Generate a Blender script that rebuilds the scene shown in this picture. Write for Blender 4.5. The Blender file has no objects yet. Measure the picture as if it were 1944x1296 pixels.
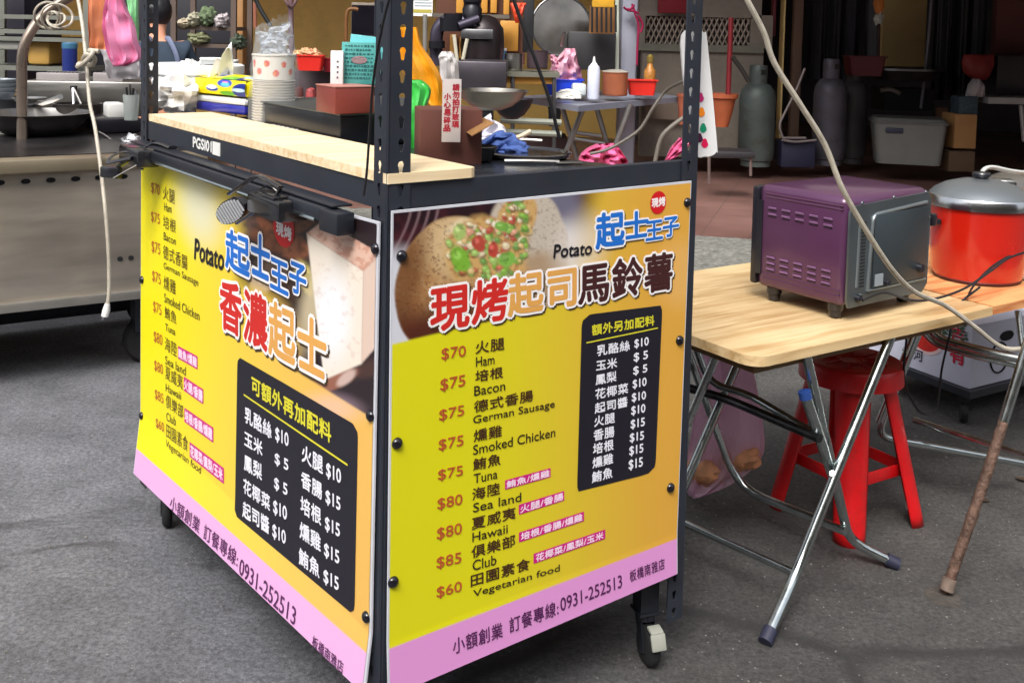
import bpy, bmesh, math, random
import numpy as np
from mathutils import Vector, Matrix, noise
from math import sin, cos, pi, radians, sqrt
random.seed(7)
R = radians
sc = bpy.context.scene
COL = sc.collection

# ---------------------------------------------------------------- camera, sky, sun, exposure
F_PX, PITCH, ROLL, PY, CAMH, PX = 1998.75, .0614, .0233, 177.04, 1.3692, 972.04
cam = bpy.data.cameras.new('camera'); co = bpy.data.objects.new('camera', cam); COL.objects.link(co)
cam.sensor_width = 36; cam.lens = F_PX / 1944 * 36
co.location = (0, 0, CAMH)
co.rotation_euler = (Matrix.Rotation(pi/2 - PITCH, 4, 'X') @ Matrix.Rotation(ROLL, 4, 'Z')).to_euler()
cam.shift_x = (972 - PX) / 1944; cam.shift_y = -(648 - PY) / 1944
cam.clip_start = .02; cam.clip_end = 300
sc.camera = co
SUN_EL, SUN_AZ = R(52), R(-163)            # azimuth measured clockwise from +Y
w = bpy.data.worlds.new('World'); sc.world = w; w.use_nodes = True
nt = w.node_tree; bg = nt.nodes['Background']
sky = nt.nodes.new('ShaderNodeTexSky'); sky.sky_type = 'NISHITA'; sky.sun_disc = False
sky.sun_elevation = SUN_EL; sky.sun_rotation = SUN_AZ; sky.dust_density = 6; sky.air_density = 1.0
hs = nt.nodes.new('ShaderNodeHueSaturation'); hs.inputs['Saturation'].default_value = .35
nt.links.new(sky.outputs[0], hs.inputs['Color']); nt.links.new(hs.outputs[0], bg.inputs[0])
bg.inputs[1].default_value = .15
sl = bpy.data.lights.new('sun', 'SUN'); so = bpy.data.objects.new('sun', sl); COL.objects.link(so)
sl.energy = 1.0; sl.angle = R(22); sl.color = (1, .97, .93)
d = Vector((sin(SUN_AZ)*cos(SUN_EL), cos(SUN_AZ)*cos(SUN_EL), sin(SUN_EL)))
so.rotation_euler = d.to_track_quat('Z', 'Y').to_euler(); so.location = (0, 0, 12)
sc.view_settings.view_transform = 'Standard'; sc.view_settings.look = 'None'
sc.view_settings.exposure = .9; sc.view_settings.gamma = 1

# ---------------------------------------------------------------- survey helpers: rays of the survey camera met with planes of the place
def _ray(x, y):
    a, b = x - PX, y - PY
    u = a*cos(ROLL) + b*sin(ROLL); v = -a*sin(ROLL) + b*cos(ROLL)
    r, up = u/F_PX, -v/F_PX
    return Vector((r, cos(PITCH) + up*sin(PITCH), -sin(PITCH) + up*cos(PITCH)))
def G(x, y, z=0.):                       # point at height z
    d = _ray(x, y); t = (z - CAMH)/d.z; return Vector((d.x*t, d.y*t, z))
def D(x, y, Y):                          # point at depth Y
    d = _ray(x, y); t = Y/d.y; return Vector((d.x*t, Y, CAMH + d.z*t))

# ---------------------------------------------------------------- materials
MATS = {}
def lin(c): return tuple((v/12.92 if v <= .04045 else ((v+.055)/1.055)**2.4) for v in c)
def rgb(r, g, b): return lin((r/255, g/255, b/255))
def M(name, col, rough=.5, metal=0., var=.12, scale=6., bump=0., bscale=60., coat=0., trans=0., alpha=1., dirt=0., spec=.5, vcol=False, stretch=None):
    if name in MATS: return MATS[name]
    m = bpy.data.materials.new(name); m.use_nodes = True; n = m.node_tree.nodes; l = m.node_tree.links
    p = n['Principled BSDF']
    tc = n.new('ShaderNodeTexCoord'); src = tc.outputs['Object']
    if stretch:
        mp = n.new('ShaderNodeMapping'); mp.inputs['Scale'].default_value = stretch; l.new(src, mp.inputs[0]); src = mp.outputs[0]
    nz = n.new('ShaderNodeTexNoise'); nz.inputs['Scale'].default_value = scale; nz.inputs['Detail'].default_value = 6; l.new(src, nz.inputs['Vector'])
    if vcol:
        at = n.new('ShaderNodeAttribute'); at.attribute_name = 'Col'; l.new(at.outputs['Color'], p.inputs['Base Color'])
    else:
        cr = n.new('ShaderNodeValToRGB'); e = cr.color_ramp.elements
        e[0].position = .3; e[1].position = .7
        lo = [c*(1-var) for c in col]; hi = [min(1, c*(1+var)) for c in col]
        e[0].color = (*lo, 1); e[1].color = (*hi, 1)
        l.new(nz.outputs['Fac'], cr.inputs[0]); out = cr.outputs[0]
        if dirt:
            n2 = n.new('ShaderNodeTexNoise'); n2.inputs['Scale'].default_value = scale*2.7; n2.inputs['Detail'].default_value = 8; n2.inputs['Roughness'].default_value = .7; l.new(src, n2.inputs['Vector'])
            c2 = n.new('ShaderNodeValToRGB'); c2.color_ramp.elements[0].position = .5; c2.color_ramp.elements[1].position = .72
            c2.color_ramp.elements[1].color = (dirt, dirt, dirt, 1)
            l.new(n2.outputs['Fac'], c2.inputs[0])
            mx = n.new('ShaderNodeMix'); mx.data_type = 'RGBA'; l.new(c2.outputs[0], mx.inputs[0]); l.new(out, mx.inputs[6]); mx.inputs[7].default_value = (.05, .035, .025, 1)
            out = mx.outputs[2]
        l.new(out, p.inputs['Base Color'])
    rr = n.new('ShaderNodeMapRange'); rr.inputs[3].default_value = max(0, rough-.08); rr.inputs[4].default_value = min(1, rough+.1)
    l.new(nz.outputs['Fac'], rr.inputs[0]); l.new(rr.outputs[0], p.inputs['Roughness'])
    p.inputs['Metallic'].default_value = metal
    p.inputs['Specular IOR Level'].default_value = spec
    if coat: p.inputs['Coat Weight'].default_value = coat; p.inputs['Coat Roughness'].default_value = .12
    if trans: p.inputs['Transmission Weight'].default_value = trans
    if alpha < 1: p.inputs['Alpha'].default_value = alpha
    if bump:
        nb = n.new('ShaderNodeTexNoise'); nb.inputs['Scale'].default_value = bscale; nb.inputs['Detail'].default_value = 5; l.new(src, nb.inputs['Vector'])
        b = n.new('ShaderNodeBump'); b.inputs['Strength'].default_value = bump; b.inputs['Distance'].default_value = .01
        l.new(nb.outputs['Fac'], b.inputs['Height']); l.new(b.outputs[0], p.inputs['Normal'])
    MATS[name] = m; return m

def wood_mat(name, c1, c2, scale=(3, 40, 40), rough=.55, coat=0.):
    m = bpy.data.materials.new(name); m.use_nodes = True; n = m.node_tree.nodes; l = m.node_tree.links; p = n['Principled BSDF']
    tc = n.new('ShaderNodeTexCoord'); mp = n.new('ShaderNodeMapping'); mp.inputs['Scale'].default_value = scale; l.new(tc.outputs['Object'], mp.inputs[0])
    a = n.new('ShaderNodeTexNoise'); a.inputs['Scale'].default_value = 1.; a.inputs['Detail'].default_value = 8; a.inputs['Distortion'].default_value = .7; l.new(mp.outputs[0], a.inputs['Vector'])
    cr = n.new('ShaderNodeValToRGB'); e = cr.color_ramp.elements; e[0].position = .32; e[1].position = .66; e[0].color = (*c1, 1); e[1].color = (*c2, 1)
    k = cr.color_ramp.elements.new(.5); k.color = (*[(x+y*2)/3 for x, y in zip(c1, c2)], 1)
    l.new(a.outputs['Fac'], cr.inputs[0])
    b = n.new('ShaderNodeTexNoise'); b.inputs['Scale'].default_value = 3.5; b.inputs['Detail'].default_value = 2; l.new(tc.outputs['Object'], b.inputs['Vector'])
    mx = n.new('ShaderNodeMix'); mx.data_type = 'RGBA'; mx.blend_type = 'MULTIPLY'; mx.inputs[0].default_value = .5
    c3 = n.new('ShaderNodeValToRGB'); c3.color_ramp.elements[0].color = (.72, .66, .6, 1); c3.color_ramp.elements[0].position = .35; c3.color_ramp.elements[1].position = .6
    l.new(b.outputs['Fac'], c3.inputs[0]); l.new(cr.outputs[0], mx.inputs[6]); l.new(c3.outputs[0], mx.inputs[7])
    l.new(mx.outputs[2], p.inputs['Base Color']); p.inputs['Roughness'].default_value = rough
    if coat: p.inputs['Coat Weight'].default_value = coat; p.inputs['Coat Roughness'].default_value = .2
    bp = n.new('ShaderNodeBump'); bp.inputs['Strength'].default_value = .15; bp.inputs['Distance'].default_value = .003; l.new(a.outputs['Fac'], bp.inputs['Height']); l.new(bp.outputs[0], p.inputs['Normal'])
    MATS[name] = m; return m

def film_mat(name, col, mix=.5, rough=.25, transl=.3):
    # thin plastic film: part see-through, part glossy diffuse
    m = bpy.data.materials.new(name); m.use_nodes = True; n = m.node_tree.nodes; l = m.node_tree.links
    p = n['Principled BSDF']; p.inputs['Base Color'].default_value = (*col, 1); p.inputs['Roughness'].default_value = rough
    nz = n.new('ShaderNodeTexNoise'); nz.inputs['Scale'].default_value = 22; nz.inputs['Detail'].default_value = 4
    bp = n.new('ShaderNodeBump'); bp.inputs['Strength'].default_value = .5; bp.inputs['Distance'].default_value = .02; l.new(nz.outputs['Fac'], bp.inputs['Height']); l.new(bp.outputs[0], p.inputs['Normal'])
    tl = n.new('ShaderNodeBsdfTranslucent'); tl.inputs[0].default_value = (*col, 1)
    a = n.new('ShaderNodeMixShader'); a.inputs[0].default_value = transl; l.new(p.outputs[0], a.inputs[1]); l.new(tl.outputs[0], a.inputs[2])
    t = n.new('ShaderNodeBsdfTransparent'); t.inputs[0].default_value = (*[.5+.5*c for c in col], 1)
    b = n.new('ShaderNodeMixShader'); b.inputs[0].default_value = mix; l.new(t.outputs[0], b.inputs[1]); l.new(a.outputs[0], b.inputs[2])
    l.new(b.outputs[0], n['Material Output'].inputs[0])
    MATS[name] = m; return m

# ---------------------------------------------------------------- mesh builder
WM = {}
class MB:
    def __init__(s): s.v = []; s.f = []; s.mi = []; s.cur = 0
    def add(s, vs, fs):
        o = len(s.v); s.v += [Vector(q) for q in vs]; s.f += [[i+o for i in f] for f in fs]; s.mi += [s.cur]*len(fs); return s
    def box(s, c, d, rot=0., mat=None, bev=0.):
        x, y, z = [q/2 for q in d]
        if bev:
            bm = bmesh.new(); bmesh.ops.create_cube(bm, size=1)
            for v in bm.verts: v.co = Vector((v.co.x*d[0], v.co.y*d[1], v.co.z*d[2]))
            bmesh.ops.bevel(bm, geom=bm.edges[:], offset=min(bev, min(d)*.45), segments=2, affect='EDGES', profile=.5)
            vs = [v.co.copy() for v in bm.verts]; fs = [[v.index for v in f.verts] for f in bm.faces]; bm.free()
        else:
            vs = [Vector((a*x, b*y, e*z)) for a in (-1, 1) for b in (-1, 1) for e in (-1, 1)]
            fs = [(0,1,3,2), (4,6,7,5), (0,4,5,1), (2,3,7,6), (0,2,6,4), (1,5,7,3)]
        m = Matrix.Translation(Vector(c)) @ (mat if mat else Matrix.Rotation(rot, 4, 'Z'))
        return s.add([m @ v for v in vs], fs)
    def tube(s, pts, r, n=10, closed=False, cap=True, flat=1.):
        pts = [Vector(p) for p in pts]; k = len(pts)
        rr = r if isinstance(r, (list, tuple)) else [r]*k
        vs = []; prev = None
        for i, p in enumerate(pts):
            if closed: t = pts[(i+1) % k] - pts[i-1]
            else: t = pts[min(i+1, k-1)] - pts[max(i-1, 0)]
            if t.length < 1e-9: t = Vector((0, 0, 1))
            t.normalize()
            if prev is None:
                u = t.cross(Vector((0, 0, 1)))
                if u.length < 1e-3: u = t.cross(Vector((0, 1, 0)))
            else: u = prev - t*prev.dot(t)
            u.normalize(); prev = u; q = t.cross(u)
            for j in range(n):
                a = 2*pi*j/n; vs.append(p + u*cos(a)*rr[i] + q*sin(a)*rr[i]*flat)
        fs = []
        for i in range(k if closed else k-1):
            for j in range(n):
                a, b = i*n+j, i*n+(j+1) % n; c, e = ((i+1) % k)*n+(j+1) % n, ((i+1) % k)*n+j
                fs.append((a, b, c, e))
        if cap and not closed: fs.append(list(range(n))[::-1]); fs.append([(k-1)*n+j for j in range(n)])
        return s.add(vs, fs)
    def lathe(s, prof, c=(0, 0, 0), n=24, sx=1., sy=1., mat=None, a0=0., a1=2*pi):
        full = abs(a1-a0-2*pi) < 1e-6; m = n if full else n+1; vs = []; fs = []
        T = Matrix.Translation(Vector(c)) @ (mat if mat else Matrix.Identity(4))
        for r, z in prof:
            for j in range(m):
                a = a0+(a1-a0)*j/n; vs.append(T @ Vector((r*cos(a)*sx, r*sin(a)*sy, z)))
        for i in range(len(prof)-1):
            for j in range(n):
                j2 = (j+1) % m; fs.append((i*m+j, i*m+j2, (i+1)*m+j2, (i+1)*m+j))
        s.add(vs, fs)
        if full:
            o = len(s.v)-len(vs)
            if prof[0][0] > 1e-4: s.f.append([o+j for j in range(m)][::-1]); s.mi.append(s.cur)
            if prof[-1][0] > 1e-4: s.f.append([o+(len(prof)-1)*m+j for j in range(m)]); s.mi.append(s.cur)
        return s
    def grid(s, fn, nu, nv, closed_u=False):
        vs = [Vector(fn(i/nu, j/nv)) for j in range(nv+1) for i in range(nu+(0 if closed_u else 1))]
        m = nu if closed_u else nu+1
        fs = [(j*m+i, j*m+(i+1) % m, (j+1)*m+(i+1) % m, (j+1)*m+i) for j in range(nv) for i in range(nu)]
        return s.add(vs, fs)
    def prism(s, poly, z0, z1, mat=None):     # polygon in XY extruded in Z, placed by mat
        n = len(poly); T = mat if mat else Matrix.Identity(4)
        vs = [T @ Vector((p[0], p[1], z0)) for p in poly] + [T @ Vector((p[0], p[1], z1)) for p in poly]
        fs = [list(range(n))[::-1], list(range(n, 2*n))] + [(i, (i+1) % n, n+(i+1) % n, n+i) for i in range(n)]
        return s.add(vs, fs)
    def blob(s, c, r, seed=0, amp=.15, fr=2., nu=20, nv=12, rot=None):
        rx, ry, rz = r if isinstance(r, (tuple, list)) else (r, r, r)
        T = Matrix.Translation(Vector(c)) @ (rot if rot else Matrix.Identity(4))
        def fn(u, v):
            a, b = u*2*pi, (v-.5)*pi*.998; d = Vector((cos(a)*cos(b), sin(a)*cos(b), sin(b)))
            k = 1+amp*noise.noise(d*fr+Vector((seed*3.1, seed*1.7, seed)))
            return T @ Vector((d.x*rx*k, d.y*ry*k, d.z*rz*k))
        return s.grid(fn, nu, nv, True)
    def build(s, name, mats, parent=None, world=False, smooth=True, angle=35, thick=0., sub=0, fix=True):
        if not isinstance(mats, (list, tuple)): mats = [mats]
        me = bpy.data.meshes.new(name); vs = s.v
        if world and parent is not None:
            inv = WM[parent].inverted(); vs = [inv @ v for v in vs]
        me.from_pydata([tuple(v) for v in vs], [], s.f); me.validate(verbose=False)
        for m in mats: me.materials.append(m)
        if len(me.polygons) == len(s.mi): me.polygons.foreach_set('material_index', s.mi)
        if fix:
            bm = bmesh.new(); bm.from_mesh(me); bmesh.ops.recalc_face_normals(bm, faces=bm.faces[:]); bm.to_mesh(me); bm.free()
        if smooth:
            me.polygons.foreach_set('use_smooth', [True]*len(me.polygons)); me.set_sharp_from_angle(angle=R(angle))
        o = bpy.data.objects.new(name, me); COL.objects.link(o)
        if parent is not None: o.parent = parent; WM[o] = WM[parent]
        else: WM[o] = Matrix.Identity(4)
        if thick:
            md = o.modifiers.new('thickness', 'SOLIDIFY'); md.thickness = thick; md.offset = 0
        if sub:
            md = o.modifiers.new('round', 'SUBSURF'); md.levels = sub; md.render_levels = sub
        return o

def thing(name, label, cat, loc=(0, 0, 0), rotz=0., group=None):
    o = bpy.data.objects.new(name, None); COL.objects.link(o); o.empty_display_size = .1
    o.location = loc; o.rotation_euler = (0, 0, rotz); o['label'] = label; o['category'] = cat
    if group: o['group'] = group
    WM[o] = Matrix.Translation(Vector(loc)) @ Matrix.Rotation(rotz, 4, 'Z')
    return o
def tag(o, label, cat, group=None):
    o['label'] = label; o['category'] = cat
    if group: o['group'] = group
    return o
def base_at(o, loc):
    # moves the origin of a one-mesh thing to its base without moving its surface
    L = Vector(loc); me = o.data
    for v in me.vertices: v.co -= L
    o.location = L; return o
def struct(o): o['kind'] = 'structure'; return o
def smoothpath(pts, n=6):
    pts = [Vector(p) for p in pts]; out = []
    for i in range(len(pts)-1):
        p0 = pts[max(i-1, 0)]; p1 = pts[i]; p2 = pts[i+1]; p3 = pts[min(i+2, len(pts)-1)]
        for k in range(n):
            t = k/n; out.append(.5*((2*p1)+(p2-p0)*t+(2*p0-5*p1+4*p2-p3)*t*t+(3*p1-p0-3*p2+p3)*t**3))
    out.append(pts[-1]); return out
def bendpath(pts, r=.04, n=5):
    # straight runs joined by rounded corners
    pts = [Vector(p) for p in pts]; out = [pts[0]]
    for i in range(1, len(pts)-1):
        a = (pts[i-1]-pts[i]); b = (pts[i+1]-pts[i]); k = min(r, a.length*.45, b.length*.45)
        A = pts[i]+a.normalized()*k; B = pts[i]+b.normalized()*k
        for j in range(n+1):
            t = j/n; out.append(A*(1-t)**2+pts[i]*2*t*(1-t)+B*t*t)
    out.append(pts[-1]); return out

# ---------------------------------------------------------------- lettering
TC = {}
def glyphs(txt):
    if txt in TC: return TC[txt]
    c = bpy.data.curves.new('lettering', 'FONT'); c.body = txt; c.size = 1; c.resolution_u = 3
    c.space_character = 1.08 if ord(txt[0]) > 255 else 1.0
    o = bpy.data.objects.new('lettering', c); COL.objects.link(o)
    dg = bpy.context.evaluated_depsgraph_get(); dg.update()
    me = bpy.data.meshes.new_from_object(o.evaluated_get(dg))
    vs = np.array([tuple(v.co) for v in me.vertices]) if len(me.vertices) else np.zeros((1, 3)); fs = [list(p.vertices) for p in me.polygons]
    bpy.data.objects.remove(o); bpy.data.curves.remove(c); bpy.data.meshes.remove(me)
    lo, hi = vs.min(0), vs.max(0); sz = np.maximum(hi-lo, 1e-6)
    uv = (vs-lo)/sz
    TC[txt] = (uv, fs); return TC[txt]
def put_text(mb, txt, bl, br, tl, z, bold=0., copies=0, place=None, shear=0.):
    # lettering between three corners (u, v); bold = stroke growth in metres
    uv, fs = glyphs(txt); bl, br, tl = [np.array(q, float) for q in (bl, br, tl)]
    offs = [(0, 0)]
    if bold: offs += [(bold*cos(2*pi*k/copies), bold*sin(2*pi*k/copies)) for k in range(copies)]
    for i, (dx, dy) in enumerate(offs):
        P = bl + uv[:, :1]*(br-bl) + uv[:, 1:2]*(tl-bl); P[:, 0] += dx + shear*uv[:, 1]; P[:, 1] += dy
        mb.add([place(p[0], p[1], z+i*.00003) for p in P], fs)

# ---------------------------------------------------------------- the food cart
AL = .642
CART = thing('food_cart', 'black slotted-steel food cart with two yellow menu posters, standing in the foreground', 'food cart', (-.2069, 1.7719, 0), AL)
CM = WM[CART]
def cw(x, y, z): return CM @ Vector((x, y, z))
black = M('black_powder_coat', rgb(40, 44, 54), .42, 0, .16, 9, .05, 220, dirt=.25)
black2 = M('black_steel', rgb(34, 37, 45), .38, 0, .12, 12, .04, 200)
rubber = M('rubber', rgb(28, 28, 30), .75)
pine = wood_mat('pine_board', rgb(228, 196, 146), rgb(250, 232, 196), (2, 60, 60), .5)
cork = wood_mat('raw_wood_edge', rgb(150, 92, 52), rgb(196, 138, 88), (30, 60, 90), .8)
white_pl = M('white_plastic', rgb(228, 228, 224), .4, 0, .05)

def flat_mesh(outer, holes, t):
    c = bpy.data.curves.new('plate', 'CURVE'); c.dimensions = '2D'; c.fill_mode = 'BOTH'; c.extrude = t/2
    for loop in [outer]+holes:
        s = c.splines.new('POLY'); s.points.add(len(loop)-1); s.use_cyclic_u = True
        for i, p in enumerate(loop): s.points[i].co = (p[0], p[1], 0, 1)
    o = bpy.data.objects.new('plate', c); COL.objects.link(o); dg = bpy.context.evaluated_depsgraph_get(); dg.update()
    me = bpy.data.meshes.new_from_object(o.evaluated_get(dg))
    r = ([v.co.copy() for v in me.vertices], [list(p.vertices) for p in me.polygons])
    bpy.data.objects.remove(o); bpy.data.curves.remove(c); bpy.data.meshes.remove(me); return r
def keyhole(cx, cy):
    pts = []
    for k in range(9):
        a = R(-40)+R(260)*k/8; pts.append((cx+.0064*cos(a), cy+.004+.0064*sin(a)))
    for k in range(5):
        a = R(200)+R(140)*k/4; pts.append((cx+.0038*cos(a), cy-.0085+.0038*sin(a)))
    return pts
def flange(w, z0, z1):
    holes = []; z = z0+.02
    while z < z1-.012: holes.append(keyhole(w*.55, z)); z += .0388
    return flat_mesh([(0, z0), (w, z0), (w, z1), (0, z1)], holes, .0022)
FW = .042
fv, ff = flange(FW, .10, 2.05)
def post(x, y, sx, sy, name='corner_post'):
    b = MB()
    b.add([(x+v.x*sx, y-.0028*sy+v.z, v.y) for v in fv], ff)
    b.add([(x-.0028*sx+v.z, y+v.x*sy, v.y) for v in fv], ff)
    b.tube([(x-.0022*sx, y-.0022*sy, .10), (x-.0022*sx, y-.0022*sy, 2.05)], .0022, 8)
    return b.build(name, black, CART, angle=30)
WX, WY = .747, 1.31
for a in ((0, 0, 1, 1), (WX, 0, -1, 1), (0, WY, 1, -1), (WX, WY, -1, -1)): post(*a)
def beam(x0, y0, x1, y1, z0, z1, nx, ny, mat=black):
    # a folded channel: face, top lip, bottom lip
    b = MB(); L = sqrt((x1-x0)**2+(y1-y0)**2); rot = math.atan2(y1-y0, x1-x0); c = ((x0+x1)/2, (y0+y1)/2)
    b.box((c[0]+nx*.0015, c[1]+ny*.0015, (z0+z1)/2), (L, .003, z1-z0), rot)
    b.box((c[0]+nx*.014, c[1]+ny*.014, z1-.0015), (L, .024, .0026), rot)
    b.box((c[0]+nx*.014, c[1]+ny*.014, z0+.0015), (L, .024, .0026), rot)
    return b.build('beam', mat, CART, smooth=False)
for zt, hh in ((1.1, .046), (.262, .046)):
    beam(.003, 0, WX-.003, 0, zt-hh, zt, 0, 1); beam(0, .003, 0, WY-.003, zt-hh, zt, 1, 0)
    beam(.003, WY, WX-.003, WY, zt-hh, zt, 0, -1)
beam(WX, .003, WX, WY-.003, .216, .262, -1, 0)
for zt in (1.99,):
    for q in ((.003, 0, WX-.003, 0, 0, 1), (0, .003, 0, WY-.003, 1, 0), (.003, WY, WX-.003, WY, 0, -1), (WX, .003, WX, WY-.003, -1, 0)): beam(q[0], q[1], q[2], q[3], zt-.046, zt, q[4], q[5])
MB().box((WX/2, WY/2, .255), (WX-.06, WY-.06, .012)).build('lower_shelf', black2, CART, smooth=False)
# counter plate of the cart, left open at its right-hand side
ct = MB(); ct.prism([(.006, .006), (.56, .006), (.47, .42), (.52, WY-.03), (.006, WY-.03)], 1.088, 1.0965)
ct.build('counter_plate', M('dark_counter', rgb(46, 50, 56), .25, .3, .2, 14, .03, 90), CART, smooth=False)

# sticker with the characters on the side beam
stk = MB()
put_text(stk, 'PGSI01', (0, 0), (.12, 0), (0, .024), 0, bold=.0016, copies=4, place=lambda u, v, z: (-.0016-z, .925-u, 1.068+v))
stk.box((-.0016, .775, 1.079), (.0012, .045, .03))
stk.build('sticker', white_pl, CART, smooth=False)

# casters
def caster(x, y, ang, lever=True):
    m = MB(); T = Matrix.Translation((x, y, 0)) @ Matrix.Rotation(ang, 4, 'Z')
    P = lambda *q: T @ Vector(q)
    m.box(P(0, 0, .112), (.05, .05, .006), ang); m.lathe([(.016, .09), (.022, .094), (.022, .109)], P(0, 0, 0), 16)
    for s in (-1, 1):
        m.prism([(-.03, .032), (-.014, .026), (.012, .088), (.016, .095), (-.016, .095)], -.0015, .0015, T @ Matrix.Translation((0, s*.016, 0)) @ Matrix.Rotation(pi/2, 4, 'X'))
    m.box(P(0, 0, .0935), (.032, .034, .004), ang)
    m.box(P(0, 0, .166), (.042, .042, .102), ang)
    o = m.build('caster', black2, CART, angle=40)
    w_ = MB(); TW = T @ Matrix.Translation((-.02, 0, .044)) @ Matrix.Rotation(pi/2, 4, 'X')
    w_.lathe([(.004, -.013), (.034, -.013), (.0415, -.009), (.044, -.003), (.044, .003), (.0415, .009), (.034, .013), (.004, .013)], (0, 0, 0), 28, mat=TW)
    w_.build('wheel', rubber, o, angle=40)
    h = MB(); h.lathe([(.001, -.0125), (.012, -.0125), (.012, .0125), (.001, .0125)], (0, 0, 0), 16, mat=TW); h.build('axle_cap', M('blue_nylon', rgb(38, 70, 130), .4), o, angle=40)
    if lever:
        l = MB(); l.box(P(-.050, 0, .092), (.026, .030, .008), mat=T.to_3x3().to_4x4() @ Matrix.Rotation(R(-12), 4, 'Y'), bev=.003)
        l.box(P(-.066, 0, .074), (.007, .034, .034), mat=T.to_3x3().to_4x4() @ Matrix.Rotation(R(20), 4, 'Y'), bev=.003)
        l.build('brake_lever', M('cream_plastic', rgb(150, 152, 142), .5), o, angle=40)
caster(WX-.055, .05, R(72)); caster(.05, WY-.06, R(70), False)
caster(.06, .07, R(20)); caster(WX-.06, WY-.06, R(110))

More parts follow.
